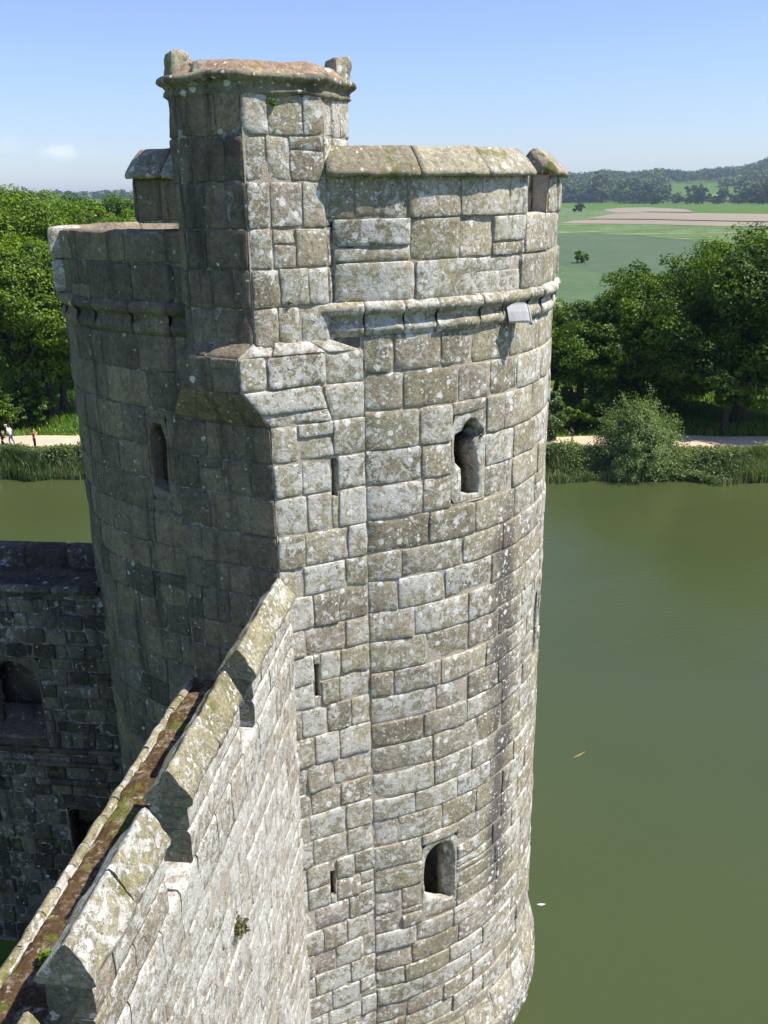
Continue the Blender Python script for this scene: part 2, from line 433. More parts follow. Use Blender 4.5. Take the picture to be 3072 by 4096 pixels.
def backing(mb, mapf, S0, S1, Z0, Z1, holes=(), step=.3, h=-.001, mi=1, seed=4, amp=.008, skip=None):
    xs = set(np.linspace(S0, S1, max(2, int((S1 - S0) / step) + 1))); zs = set(np.linspace(Z0, Z1, max(2, int((Z1 - Z0) / step) + 1)))
    for a, b, c, d in holes:
        for v in (a, b):
            if S0 < v < S1: xs.add(v)
        for v in (c, d):
            if Z0 < v < Z1: zs.add(v)
    xs = np.array(sorted(xs)); zs = np.array(sorted(zs))
    S, Z = np.meshgrid(xs, zs); P = np.stack([S, Z, S * 0], -1)
    V = mapf(S, Z, h + vn(P, 6, seed) * amp)
    F = gridq(len(xs), len(zs)).reshape(len(zs) - 1, len(xs) - 1, 4)
    cx = (xs[:-1] + xs[1:]) / 2; cz = (zs[:-1] + zs[1:]) / 2
    keep = np.ones(F.shape[:2], bool)
    for a, b, c, d in holes:
        keep &= ~((cz[:, None] > c) & (cz[:, None] < d) & (cx[None] > a) & (cx[None] < b))
    mb.add(V.reshape(-1, 3), F[keep], mi)
def azv(a): a = rad(a); return np.array([math.sin(a), math.cos(a), 0.])
def cylmap(R, C=C0, sgn=1):
    def f(s, z, h):
        th = s / RD; r_ = R + h
        return np.stack([C[0] + r_ * np.sin(th), C[1] + r_ * np.cos(th), z + 0 * s], -1)
    return f
def planemap(P, az, nrm):
    d = azv(az); n = azv(nrm); P = np.asarray(P, float)
    def f(s, z, h):
        return np.stack([P[0] + d[0] * s + n[0] * h, P[1] + d[1] * s + n[1] * h, z + 0 * s + 0 * h], -1)
    return f
def quadmap(a, b, c, d):
    """bilinear patch: a,b bottom, d,c top; s,z in metres along bottom / side lengths"""
    a, b, c, d = [np.asarray(x, float) for x in (a, b, c, d)]
    L = np.linalg.norm(b - a); Hh = np.linalg.norm(d - a)
    nn = np.cross(b - a, d - a); nn /= np.linalg.norm(nn)
    def f(s, z, h):
        u = (s / L)[..., None]; v = (z / Hh)[..., None]; h = (h + 0 * s)[..., None]
        return (a * (1 - u) + b * u) * (1 - v) + (d * (1 - u) + c * u) * v + nn * h
    f.L = L; f.H = Hh
    return f
def opening(mb, mapf, rect, outline, depth=.9, inner=None, idepth=.14, mi=0, face=.004, seed=3):
    """stone surround filling rect around a star-shaped outline, plus the recess behind it"""
    a, b, c, d = rect; O_ = np.array(outline, float); cen = O_.mean(0)
    # resample outline
    pts = []
    for i in range(len(O_)):
        p, q = O_[i], O_[(i + 1) % len(O_)]; k = max(1, int(np.linalg.norm(q - p) / .08))
        for j in range(k): pts.append(p + (q - p) * j / k)
    O_ = np.array(pts); n = len(O_)
    dv = O_ - cen
    t = np.minimum(np.where(dv[:, 0] > 0, (b - cen[0]) / np.maximum(dv[:, 0], 1e-9), (a - cen[0]) / np.minimum(dv[:, 0], -1e-9)),
                   np.where(dv[:, 1] > 0, (d - cen[1]) / np.maximum(dv[:, 1], 1e-9), (c - cen[1]) / np.minimum(dv[:, 1], -1e-9)))
    t = np.maximum(t, 1.0)
    rings = []; hs = []
    for f_ in (1, .66, .33, 0):
        rings.append(O_ + dv * (t[:, None] - 1) * f_); hs.append(np.full(n, face))
    def push(O2, h): rings.append(O2); hs.append(np.full(n, h))
    push(O_ + (cen - O_) * .02, -.03)
    if inner:
        push(O_ + (cen - O_) * .02, -idepth)
        O2 = cen + np.array([inner[2], 0]) + dv * np.array(inner[:2]); push(O2, -idepth - .01)
        O_ = O2
    drop = lambda Q, k: Q - np.stack([0 * Q[:, 0], k * np.clip((cen[1] - Q[:, 1]) / max(1e-6, (cen[1] - Q[:, 1]).max()) - .3, 0, .7) / .7], -1)
    h0 = hs[-1][0]
    push(drop(O_, 1.0), h0 - .10); push(drop(O_, 1.6), -.40)
    O_ = cen + (O_ - cen) * np.array([2.6, 1.6]); push(drop(O_, 2.2), -.42)
    push(drop(O_, 2.6), -depth)
    A = np.array(rings); H = np.array(hs)
    P = np.stack([A[..., 0], A[..., 1], H], -1)
    A = A + np.stack([vn(P, 7, seed), vn(P, 7, seed + 1)], -1) * .008 * (np.arange(len(A)) > 2)[:, None, None]
    H = H + vn(P, 9, seed + 2) * .008
    V = mapf(A[..., 0], A[..., 1], H).reshape(-1, 3)
    F = [gridq(n, len(A), True)]
    k = len(V); V = np.vstack([V, mapf(np.array([cen[0]]), np.array([cen[1]]), np.array([-depth]))])
    j = np.arange(n); F.append(np.stack([(len(A) - 1) * n + j, (len(A) - 1) * n + (j + 1) % n, np.full(n, k)], -1))
    F = [f[:, ::-1] for f in F]
    mb.add(V, F, mi, (.55, .6, .5))
def rect_outline(a, b, c, d): return [(a, c), (b, c), (b, d), (a, d)]
def sth(th): return rad(th) * RD       # bearing on the drum -> arc length
def levels(z0, z1, h0, h1, seed, snap=()):
    rng = random.Random(seed); zl = [z1]
    while zl[-1] - z0 > h0 * .8:
        f = (z1 - zl[-1]) / (z1 - z0)
        h = (h1 + (h0 - h1) * f) * rng.uniform(.9, 1.12)
        zl.append(zl[-1] - h)
    zl[-1] = z0
    return zl[::-1]

# ================================================================= ROUND TOWER
tower = empty('round_tower', (C0[0], C0[1], ZW), 'tall weathered round stone corner tower with stair turret rising from the moat', 'tower')
dm = cylmap(RD)
W1 = [(142.83, 16.71), (144.47, 16.64), (145.34, 16.52), (147.08, 16.48), (147.4, 16.35), (147.47, 16.2), (147.0, 16.02), (145.57, 15.9), (145.44, 15.71), (145.49, 15.51), (143.25, 15.44), (140.3, 15.43), (140.39, 15.7), (140.47, 15.93), (141.3, 16.03), (141.6, 16.25), (140.6, 16.36), (139.6, 16.36), (139.04, 16.48), (140.65, 16.52), (140.88, 16.6), (141.69, 16.68)]
W2 = [(150.1 + 4.4 * math.cos(a), 8.58 + .43 * math.sin(a)) for a in np.linspace(0, math.pi, 15)] + [(145.7, 8.15), (145.75, 7.70), (146.4, 7.62), (148.9, 7.72), (152.3, 7.84), (154.2, 7.92), (154.5, 8.15)]
W3 = [(110, 12.86), (111.6, 12.75), (112.2, 12.5), (112.2, 11.6), (111.2, 11.38), (108, 11.38), (107.0, 11.6), (107.0, 12.5), (107.8, 12.75)]
W4 = [(211.0, 16.75), (212.3, 16.55), (212.2, 15.72), (208.2, 15.62), (207.9, 16.5), (209.0, 16.75)]
def st(w): return [(sth(a), z) for a, z in w]
hW = [(sth(138.6), sth(147.9), 15.36, 16.78), (sth(145.2), sth(154.9), 7.55, 9.06), (sth(106), sth(113.2), 11.25, 12.98), (sth(207.5), sth(212.7), 15.52, 16.85)]
zl = levels(3.3, 18.12, .40, .56, 11)
# put course lines on the window heads so that the joints read right
mb = MB()
def skip_in_turret(a, b, z0, z1):
    t = math.degrees((a + b) / 2 / RD); return (171.5 < t < 201 and True) or (t < 0)
masonry(mb, dm, sth(30), sth(166.9), zl, (.55, 1.15), hW, 21, .02)
backing(mb, dm, sth(30), sth(167.4), 3.3, 18.2, hW, .25)
wall = mb.build('wall', [M['drum'], M['mortar']], tower)
mb = MB()
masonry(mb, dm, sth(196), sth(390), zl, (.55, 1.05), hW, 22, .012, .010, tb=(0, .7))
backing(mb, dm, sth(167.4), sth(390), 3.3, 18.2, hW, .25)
mb.build('shaded_wall', [M['shade_brownstone'], M['mortgrey']], tower)
mb = MB(); opening(mb, dm, hW[0], st(W1), 2.6, seed=5); w = mb.build('window', [M['drum']], tower); w['label'] = 'narrow broken cusped window near the top'
mb = MB(); opening(mb, dm, hW[1], st(W2), 2.6, (.78, .95, .05), .13, seed=7); w = mb.build('window', [M['drum']], tower); w['label'] = 'round-headed window low down'
mb = MB(); opening(mb, dm, hW[2], st(W3), .8, (.6, .9, 0), .16, seed=8); w = mb.build('window', [M['drum']], tower); w['label'] = 'tall lancet at the right edge'
mb = MB(); opening(mb, dm, hW[3], st(W4), .8, (.5, .85, .08), .2, seed=9); w = mb.build('window', [M['shade_brownstone']], tower); w['label'] = 'narrow slit on the shaded side'
# plinth: splayed foot
mb = MB()
def ringprof(prof, t0, t1, n, amp=.02, seed=1, C=C0):
    th = np.linspace(rad(t0), rad(t1), n); r_ = np.array([p[0] for p in prof]); z_ = np.array([p[1] for p in prof])
    T, R_ = np.meshgrid(th, r_); _, Zz = np.meshgrid(th, z_)
    P = np.stack([C[0] + R_ * np.sin(T), C[1] + R_ * np.cos(T), Zz], -1)
    d = fbm(P, 2.5, seed, 3) * amp; d2 = vn(P, 4, seed + 3) * amp * .6
    P[..., 0] += np.sin(T) * d; P[..., 1] += np.cos(T) * d; P[..., 2] += d2
    return P
# stones of the splay
for (r0, z0, r1, z1, sd) in ((RD + .17, 4.1, RD + .01, 4.75, 1), (RD + .22, 3.2, RD + .19, 4.1, 2)):
    def pm(s, z, h, r0=r0, r1=r1, z0=z0, z1=z1):
        v = (z - z0) / (z1 - z0); rr = r0 + (r1 - r0) * v + h; th = s / RD
        return np.stack([C0[0] + rr * np.sin(th), C0[1] + rr * np.cos(th), z + 0 * s + h * .2], -1)
    masonry(mb, pm, sth(30), sth(350), [z0, (z0 + z1) / 2, z1] if sd == 2 else [z0, z1], (.6, 1.1), (), 30 + sd, .01)
    backing(mb, pm, sth(30), sth(350), z0, z1, (), .3)
mb.build('plinth', [M['drum'], M['mortar']], tower)
# string course
SC = [(-.05, 18.05), (.05, 18.12), (.085, 18.17), (.095, 18.22), (.07, 18.27), (.035, 18.30), (.03, 18.36), (.06, 18.40), (.13, 18.42), (.165, 18.47), (.165, 18.53), (.12, 18.58), (.05, 18.61), (-.05, 18.62)]
mb = MB(); mbS = MB(); rng = random.Random(5); t = 88.0
while t < 345:
    w = rng.uniform(6, 12); t1 = min(t + w, 345)
    if not (t1 > 168.5 and t < 195) or True:
        off = rng.uniform(-.03, .012); er = rng.uniform(.70, 1.0)
        P = ringprof([(RD + r * er + off, z + rng.uniform(-.012, .012) * 0) for r, z in SC], t + .10, t1 - .10, 14, .016, int(t) + 3)
        V, F = loft(P.transpose(1, 0, 2)); (mb if t < 180 else mbS).add(V, [f[:, ::-1] for f in F], 0, (rng.random(), rng.random(), .5))
    t = t1
mb.build('string_course', [M['turret'], M['mortar']], tower)
mbS.build('string_course', [M['shade_brownstone'], M['mortgrey']], tower)
# parapet, drum above the string
RP = RD + .05
pmap = lambda s, z, h: cylmap(RP)(s, z, h)
ZS = 19.72   # crenel sill
mb = MB()
masonry(mb, pmap, sth(20), sth(172), [18.58, 19.14, ZS], (.6, 1.15), (), 41, .03)
backing(mb, pmap, sth(20), sth(172), 18.5, ZS - .01, (), .2, h=-.006)
mb2 = MB()
masonry(mb2, pmap, sth(190), sth(380), [18.58, 19.14, ZS - .14], (.5, .9), (), 42, .02)
backing(mb2, pmap, sth(168.3), sth(380), 18.5, ZS - .15, (), .2, h=-.006)
# inner face and top of the parapet wall
for (m_, t0, t1, zt) in ((mb, 20, 168.3, ZS), (mb2, 168.3, 380, ZS - .14)):
    n = 60
    P = ringprof([(RP - .025, zt - .03), (RP - .04, zt + .0), (RP - .15, zt + .02), (RP - .3, zt + .01), (RP - .45, zt + .02), (RP - .52, zt - .03), (RP - .52, 18.3)], t0, t1, n * 3, .025, 77)
    m_.add(P.reshape(-1, 3), gridq(n * 3, 7)[:, ::-1], 0, (.6, .9, .5))
parapet = mb.build('parapet', [M['drum'], M['mortar']], tower)
mb2.build('parapet', [M['shade_brownstone'], M['mortgrey']], tower)
# lit return block at the far left end of the parapet
def block(mb, c, ax, ay, z0, z1, amp=.02, seed=1, n=7, mi=0, tint=(.5, .6, .5), taper=0):
    """rough rounded stone block; c centre xy, ax, ay half-axis vectors"""
    u = np.linspace(-1, 1, n); faces = []
    ax = np.array([*ax, 0.]); ay = np.array([*ay, 0.]); az_ = np.array([0, 0, (z1 - z0) / 2.]); cc = np.array([c[0], c[1], (z0 + z1) / 2])
    for k in range(3):
        for sg in (-1, 1):
            U, V_ = np.meshgrid(u, u); Wd = np.full_like(U, sg)
            q = [U, V_, Wd]; q = [q[(i - k) % 3] if True else 0 for i in range(3)]
            P = np.stack(q, -1)
            L4 = (np.abs(P) ** 10).sum(-1, keepdims=True) ** .1; P = P / L4
            X = cc + P[..., 0:1] * ax * (1 - taper * (P[..., 2:3] + 1) / 2) + P[..., 1:2] * ay * (1 - taper * (P[..., 2:3] + 1) / 2) + P[..., 2:3] * az_
            nrm = X - cc; nrm = nrm / np.linalg.norm(nrm, axis=-1, keepdims=True)
            X = X + nrm * (fbm(X, 5, seed, 3) * amp)[..., None]
            F = gridq(n, n)
            e1 = X[0, 1] - X[0, 0]; e2 = X[1, 0] - X[0, 0]
            if np.dot(np.cross(e1, e2), nrm[n // 2, n // 2]) < 0: F = F[:, ::-1]
            mb.add(X.reshape(-1, 3), F, mi, tint)
# ---- return block: end of the ruined parapet that faces the camera
mb = MB()
ec = np.array([-5.13, 16.02])
fx = azv(75)[:2]; fy = azv(165)[:2]
for z0, z1, sd in ((18.6, 19.12, 1), (19.13, 19.62, 2)):
    block(mb, ec, fx * (.24 + .01 * sd), fy * .34, z0, z1, .03, sd * 7, 9, 0, (.4 + .2 * sd, .7, .5))
mb.build('parapet_end', [M['turret']], tower)

# ---- merlons
def coping_arc(name, parent, t0, t1, seed, mats='coping', lift=0.0):
    mb = MB(); rng = random.Random(seed); t = t0
    prof = [(.13, .56), (.155, .60), (.13, .645), (-.02, .80), (-.17, .93), (-.22, .965), (-.28, .965), (-.33, .93), (-.48, .78), (-.62, .645), (-.64, .60), (-.60, .56), (-.3, .57), (-.1, .57)]
    while t < t1 - .1:
        w = rng.uniform(9, 15); b = t + w
        if t1 - b < 6: b = t1
        dz = rng.uniform(-.012, .012); dr = rng.uniform(-.02, .02)
        P = ringprof([(RP + r + dr, ZS + z + dz + lift) for r, z in prof], t + (.12 if t > t0 else 0), b - .12, 12, .035, seed + int(t * 3))
        V, F = loft(P.transpose(1, 0, 2)); mb.add(V, [f[:, ::-1] for f in F], 0, (rng.random(), rng.random(), rng.random()))
        t = b
    return mb.build(name, [M[mats], M['mortar']], parent)
def merlon(t0, t1, seed, mat='drum', inner=True, ends=(1, 1), lab=None):
    mb = MB()
    mort = 'mortar' if mat != 'shade_brownstone' else 'mortgrey'
    masonry(mb, pmap, sth(t0), sth(t1), [ZS, ZS + .57], (.55, 1.1), (), seed, .03)
    backing(mb, pmap, sth(t0) + .01, sth(t1) - .01, ZS - .03, ZS + .6, (), .2, h=-.006)
    ri = RP - .5
    P = ringprof([(ri, ZS - .02), (ri, ZS + .6)], t0, t1, 16, .02, seed); mb.add(P.reshape(-1, 3), gridq(16, 2), 0, (.6, .4, .5))
    for e, t in zip(ends, (t0, t1)):
        if not e: continue
        a = C0 + (RP) * azv(t)[:2]; b = C0 + ri * azv(t)[:2]
        if t == t1: a, b = a, b
        q = quadmap((*(b if t == t0 else a), ZS - .02), (*(a if t == t0 else b), ZS - .02), (*(a if t == t0 else b), ZS + .6), (*(b if t == t0 else a), ZS + .6))
        masonry(mb, q, 0, q.L, [0, q.H], (.3, .6), (), seed + 5, .008); backing(mb, q, 0, q.L, 0, q.H, h=-.015)
    o = mb.build('merlon', [M[mat], M[mort]], tower)
    if lab: o['label'] = lab
    coping_arc('coping', o, t0 - .6 * ends[0], t1 + .6 * ends[1], seed + 1)
    return o
merlon(127.4, 173, 51, ends=(1, 0), lab='long merlon under a sloping mossy coping')
merlon(84, 115.6, 53, lab='short merlon at the right edge with a gabled end')
merlon(42, 71, 54)
merlon(0, 29, 55)
o = merlon(193, 209.3, 56, 'shade_brownstone', ends=(0, 1), lab='dark merlon left of the turret')

# ---- roof deck and dark interior
th = np.linspace(0, 2 * math.pi, 49)[:-1]
mb = MB(); V = [(C0[0] + (RD - .6) * math.sin(a), C0[1] + (RD - .6) * math.cos(a), 18.9) for a in th] + [(C0[0], C0[1], 19.05)]
mb.add(V, np.array([[(i + 1) % 48, i, 48] for i in range(48)]), 0)
mb.build('roof', [M['lead']], tower)

# ================================================================= STAIR TURRET (part of the tower)
P0 = np.array([-.27, 13.675]); d63 = azv(63)[:2]; n153 = azv(153)[:2]
U1 = np.array([-1.75, 13.0]); seq = [(63, 1.14), (18, .95), (-27, .35), (-72, .92), (-117, 1.14), (-162, .95), (153, .35)]
pts = [U1]
for a, l in seq: pts.append(pts[-1] + azv(a)[:2] * l)
pts = [pts[0]] + pts[1:]           # 8 corners: 0 corner lit/dark ... 7 = left end of the dark facet
OCT = pts
# lit faces use bright lichened stone, shaded-side faces a browner kind with shade put into its colour
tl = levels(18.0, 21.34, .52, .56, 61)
mbA = MB(); mbB = MB()
def face(mb, a, b, z0, z1, zl_, seed, wr=(.4, .8), prot=.02, tb=(0, 1), outw=True, holes=()):
    a = np.asarray(a); b = np.asarray(b); L = np.linalg.norm(b - a); d = (b - a) / L
    n_ = np.array([d[1], -d[0]])
    def f(s, z, h): return np.stack([a[0] + d[0] * s + n_[0] * h, a[1] + d[1] * s + n_[1] * h, z + 0 * s], -1)
    # quoins close the corner: edges run flush, body sits behind
    masonry(mb, f, 0, L, zl_, wr, holes, seed, prot, tb=tb)
    backing(mb, f, 0, L, z0, z1, holes, .25)
    return f
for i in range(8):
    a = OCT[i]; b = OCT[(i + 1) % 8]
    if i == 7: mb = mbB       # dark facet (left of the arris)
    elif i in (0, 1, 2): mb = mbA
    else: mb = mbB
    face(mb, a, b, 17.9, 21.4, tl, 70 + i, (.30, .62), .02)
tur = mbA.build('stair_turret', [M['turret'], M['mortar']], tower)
mbB.build('stair_turret', [M['shade_brownstone'], M['mortgrey']], tower)
# cornice: moulded ring following the octagon, then sloping capstones and two broken merlon stumps
cen8 = np.mean(OCT, 0)
def offs(o):
    r = []
    n = 8
    for i in range(n):
        p = OCT[i]; a = OCT[i - 1]; b = OCT[(i + 1) % n]
        d1 = (p - a) / np.linalg.norm(p - a); d2 = (b - p) / np.linalg.norm(b - p)
        n1 = np.array([d1[1], -d1[0]]); n2 = np.array([d2[1], -d2[0]]); m_ = (n1 + n2); m_ = m_ / (m_ @ n1)
        r.append(p + m_ * o)
    return np.array(r)
def octring(prof, amp, seed, sub=7):
    out = []
    for o, z in prof:
        c = offs(o); L = []
        for i in range(8):
            for k in range(sub): L.append(c[i] + (c[(i + 1) % 8] - c[i]) * k / sub)
        L = np.array(L); P = np.column_stack([L, np.full(len(L), z)])
        out.append(P)
    P = np.array(out); d = P[..., :2] - cen8; d = d / np.linalg.norm(d, axis=-1, keepdims=True)
    ns = fbm(P, 3.2, seed, 3) * amp
    P[..., :2] += d * ns[..., None]; P[..., 2] += vn(P, 4, seed + 2) * amp * .5
    return P
mb = MB()
P = octring([(-.02, 21.22), (.02, 21.26), (.06, 21.29), (.05, 21.33), (.03, 21.36), (.06, 21.40), (.10, 21.42), (.135, 21.455), (.13, 21.50), (.10, 21.525), (.03, 21.54)], .05, 3)
mb.add(P.reshape(-1, 3), gridq(P.shape[1], P.shape[0], True), 0, (.15, .35, .5))
mb.build('cornice', [M['crust'], M['mortar']], tur)
mb = MB()
P = octring([(.08, 21.49), (.05, 21.51), (.0, 21.56), (-.05, 21.61), (-.10, 21.665), (-.14, 21.685), (-.20, 21.69), (-.26, 21.68), (-.30, 21.6), (-.5, 21.5)], .05, 8)
n_ = P.shape[1]; V = np.vstack([P.reshape(-1, 3), [[cen8[0], cen8[1], 21.6]]])
mb.add(V, [gridq(n_, P.shape[0], True), np.array([[(P.shape[0] - 1) * n_ + j, (P.shape[0] - 1) * n_ + (j + 1) % n_, len(V) - 1] for j in range(n_)])], 0, (.5, .4, .6))
mb.build('cap', [M['capstone']], tur)
mb = MB()
block(mb, OCT[7] * .62 + OCT[0] * .38 + np.array([-.02, .12]), azv(63)[:2] * .15, azv(153)[:2] * .15, 21.4, 21.70, .09, 4, 9, 0, (.6, .9, .5), .25)
block(mb, OCT[6] * .5 + OCT[7] * .5 + np.array([.12, .05]), azv(63)[:2] * .17, azv(153)[:2] * .2, 21.4, 21.80, .10, 14, 9, 0, (.4, .6, .5), .2)
s_ = mb.build('broken_merlon', [M['coping']], tur)
mb = MB()
block(mb, OCT[2] + np.array([-.14, .02]), azv(40)[:2] * .16, azv(130)[:2] * .15, 21.45, 21.84, .09, 24, 9, 0, (.6, .7, .5), .12)
mb.build('broken_merlon', [M['coping']], tur)

# ---- lower stair projection: set-off, chamfer and flat face running down to the water
litp = lambda s: P0 + d63 * s
dirD = azv(296)[:2]
def dk(p, L): return p + dirD * L
cU, cM, cK = U1, litp(-1.89), litp(-1.47)
rU = OCT[1]; lU = OCT[7]
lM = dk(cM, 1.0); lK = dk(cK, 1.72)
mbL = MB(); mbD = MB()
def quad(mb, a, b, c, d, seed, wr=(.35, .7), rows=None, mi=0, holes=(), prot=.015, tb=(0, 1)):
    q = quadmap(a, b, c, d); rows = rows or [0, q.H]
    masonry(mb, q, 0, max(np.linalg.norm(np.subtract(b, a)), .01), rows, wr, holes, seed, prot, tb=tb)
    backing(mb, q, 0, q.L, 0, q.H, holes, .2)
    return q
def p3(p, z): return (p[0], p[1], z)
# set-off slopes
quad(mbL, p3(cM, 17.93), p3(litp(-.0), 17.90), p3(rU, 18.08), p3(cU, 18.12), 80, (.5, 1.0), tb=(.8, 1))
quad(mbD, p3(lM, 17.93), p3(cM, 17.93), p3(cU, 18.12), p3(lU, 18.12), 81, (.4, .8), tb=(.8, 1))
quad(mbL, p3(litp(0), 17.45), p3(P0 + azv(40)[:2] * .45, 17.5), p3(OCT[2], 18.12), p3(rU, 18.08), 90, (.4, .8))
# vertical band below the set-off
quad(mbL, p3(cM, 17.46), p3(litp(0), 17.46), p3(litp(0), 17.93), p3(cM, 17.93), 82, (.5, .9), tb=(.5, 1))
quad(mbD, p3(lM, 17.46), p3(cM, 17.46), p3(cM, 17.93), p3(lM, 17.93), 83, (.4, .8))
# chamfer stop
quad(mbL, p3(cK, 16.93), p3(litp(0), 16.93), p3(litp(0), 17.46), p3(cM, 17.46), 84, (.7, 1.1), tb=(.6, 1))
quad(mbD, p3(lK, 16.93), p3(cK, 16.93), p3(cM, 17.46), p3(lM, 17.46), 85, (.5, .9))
# flat face with three slits
zf = levels(3.3, 16.93, .38, .55, 63)
slits = [(-.57, -.465, 15.76, 16.36), (-.975, -.865, 12.48, 13.07), (-.835, -.725, 8.60, 9.10)]
slits = [(a + 1.47, b + 1.47, c, d) for a, b, c, d in slits]
fl = face(mbL, cK, litp(0), 3.3, 16.93, zf, 86, (.38, .75), .02, (.2, 1), holes=slits)
fd = face(mbD, lK, cK, 3.3, 16.93, zf, 87, (.4, .85), .012)
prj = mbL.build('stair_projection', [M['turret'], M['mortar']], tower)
mbD.build('stair_projection', [M['shade_brownstone'], M['mortgrey']], tower)
for h in slits:
    mb = MB(); a, b, c, d = h
    opening(mb, fl, (a - .001, b + .001, c - .001, d + .001), [(a + .004, c + .004), (b - .004, c + .004), (b - .004, d - .004), (a + .004, d - .004)], 1.6, seed=3)
    mb.build('window_slit', [M['turret']], prj)

# ================================================================= FLOODLIGHT
lr0 = azv(129.5)[:2]; lr = azv(168)[:2]; lx = azv(78)[:2]
lp = C0 + (RD + .0) * lr0
lamp = empty('floodlight', (lp[0], lp[1], 18.15), 'small grey metal hooded floodlight fixed under the string course of the round tower', 'floodlight')
lq = lp + lr0 * .16 - lx * .13
def L3(u, o, z): q = lq + lx * u + lr * o; return (q[0], q[1], z)
mb = MB(); rings = []
prof = [(-.04, 18.40), (.03, 18.405), (.08, 18.385), (.16, 18.28), (.24, 18.15)]       # o, z of the sloping sheet
for u, du, dz in ((-.19, 0, 0), (-.185, 0, 0), (.0, 0, 0), (.11, 0, -.002), (.15, -.0, -.012), (.175, -.02, -.035), (.18, -.05, -.075)):
    up_ = [L3(u, o + du, z + dz) for o, z in prof]; lo_ = [L3(u, o + du - .018, z + dz - .016) for o, z in prof[::-1]]
    rings.append(up_ + lo_)
V, F = loft(rings); mb.add(V, F)
for (a, b) in (((-.20, .232, 18.13), (.175, .225, 18.105)),):
    rings = [[L3(p[0], p[1] + i * .03, p[2] + k * .028) for i, k in ((0, 0), (1, 0), (1, 1), (0, 1))] for p in (a, b)]; V, F = loft(rings); mb.add(V, F)
rings = [[L3(.172, o, z), L3(.186, o, z)] for o, z in ((0, 18.39), (.09, 18.37), (.19, 18.22), (.285, 18.06))]
R_ = [[L3(.172, o, z), L3(.19, o, z), L3(.19, o - .03, z - .035), L3(.172, o - .03, z - .035)] for o, z in ((-.02, 18.37), (.06, 18.37), (.16, 18.25), (.25, 18.11))]; V, F = loft(R_); mb.add(V, F)
mb.build('hood', [M['galv']], lamp, smooth=False)
mb = MB()
rings = [[L3(u, -.06, 18.33), L3(u, .06, 18.33), L3(u, .16, 18.15), L3(u, -.02, 18.09)] for u in (-.165, .155)]; V, F = loft(rings); mb.add(V, F)
mb.build('housing', [M['black']], lamp, smooth=False)
mb = MB()
def Lb(u, o, z): q = lp + lx * u * .3 + lr0 * o; return (q[0], q[1], z)
rings = [[Lb(u, o, z) for u, z in ((-.1, 18.18), (.1, 18.18), (.1, 18.23), (-.1, 18.23))] for o in (-.06, .2)]; V, F = loft(rings); mb.add(V, F)
mb.build('bracket', [M['galv']], lamp, smooth=False)

# ================================================================= CURTAIN WALL
B0 = np.array([-1.45, 13.07]); wd = -azv(7.0)[:2]; wn = azv(97.0)[:2]     # s runs back towards the camera; o is outward
def wp(s, o, z): q = B0 + wd * s + wn * o; return (q[0], q[1], z)
curtain = empty('curtain_wall', wp(6, -.9, ZW), 'sunlit pale stone curtain wall with gabled merlons and mossy wall walk running up to the round tower', 'wall')
def cmap(s, z, h):
    return np.stack([B0[0] + wd[0] * s + wn[0] * h, B0[1] + wd[1] * s + wn[1] * h, z + 0 * s], -1)
cneg = lambda s, z, h: cmap(-s, z, h)
zc = levels(3.3, 13.22, .30, .42, 91)
mb = MB()
masonry(mb, cneg, -13, .06, zc, (.35, .95), (), 92, .009, .006, .012)
backing(mb, cneg, -13, .06, 3.3, 13.2, (), .15, h=.006, amp=.014)
TH = 1.78
# inner face, end and core
imap = lambda s, z, h: cmap(s, z, -TH - h)
masonry(mb, imap, -.3, 13, levels(5, 12.6, .34, .38, 93), (.35, .7), (), 94, .02, .014, .02)
backing(mb, imap, -.3, 13, 3.3, 12.62, (), .2, h=-.006)
q = quadmap(wp(13, -TH, 3.3), wp(13, 0, 3.3), wp(13, 0, 13.2), wp(13, -TH, 12.6))
masonry(mb, q, 0, q.L, list(np.linspace(0, q.H, 26)), (.35, .7), (), 95, .02); backing(mb, q, 0, q.L, 0, q.H)
cw = mb.build('wall', [M['curtain'], M['mortpale']], curtain)
# crenel sills + low parapet body
PT = .36
mb = MB()
def sweep(mb, s0, s1, prof, n, amp, seed, mi=0, tint=(.5, .5, .5), cap=True, ends=False):
    P = np.array([[wp(s, o, z) for o, z in prof] for s in np.linspace(s0, s1, n)])
    c = P.mean(1, keepdims=True); d = P - c; d = d / np.linalg.norm(d, axis=-1, keepdims=True)
    P = P + d * (fbm(P, 3.5, seed, 3) * amp + vn(P, 12, seed + 3) * amp * .35)[..., None]
    V, F = loft(P, cap); mb.add(V, F[:1], mi, tint); mb.add(V, F[1:], mi if not ends else 1, tint)
    return P
def dense(prof, st_=.09):
    out = []
    for i in range(len(prof)):
        a = np.array(prof[i]); b = np.array(prof[(i + 1) % len(prof)]); k = max(1, int(round(np.linalg.norm(b - a) / st_)))
        for j in range(k): out.append(tuple(a + (b - a) * j / k))
    return out
s = -.25; rng = random.Random(8)
while s < 13:
    w = rng.uniform(.5, 1.0); b = min(s + w, 13)
    sweep(mb, s + .01, b - .01, dense([(.0, 12.85), (.03, 12.9), (.03, 13.44), (.0, 13.49), (-PT + .02, 13.49), (-PT, 13.42), (-PT, 12.6), (-.1, 12.6)], .1), max(4, int(w / .1)), .022, int(s * 9) + 50, 0, (rng.random(), rng.random(), .5)); s = b
mb.build('parapet', [M['curtain']], curtain)
mer = [(-.28, 2.38), (3.02, 5.02), (5.72, 7.36), (8.02, 10.0), (10.6, 12.6)]
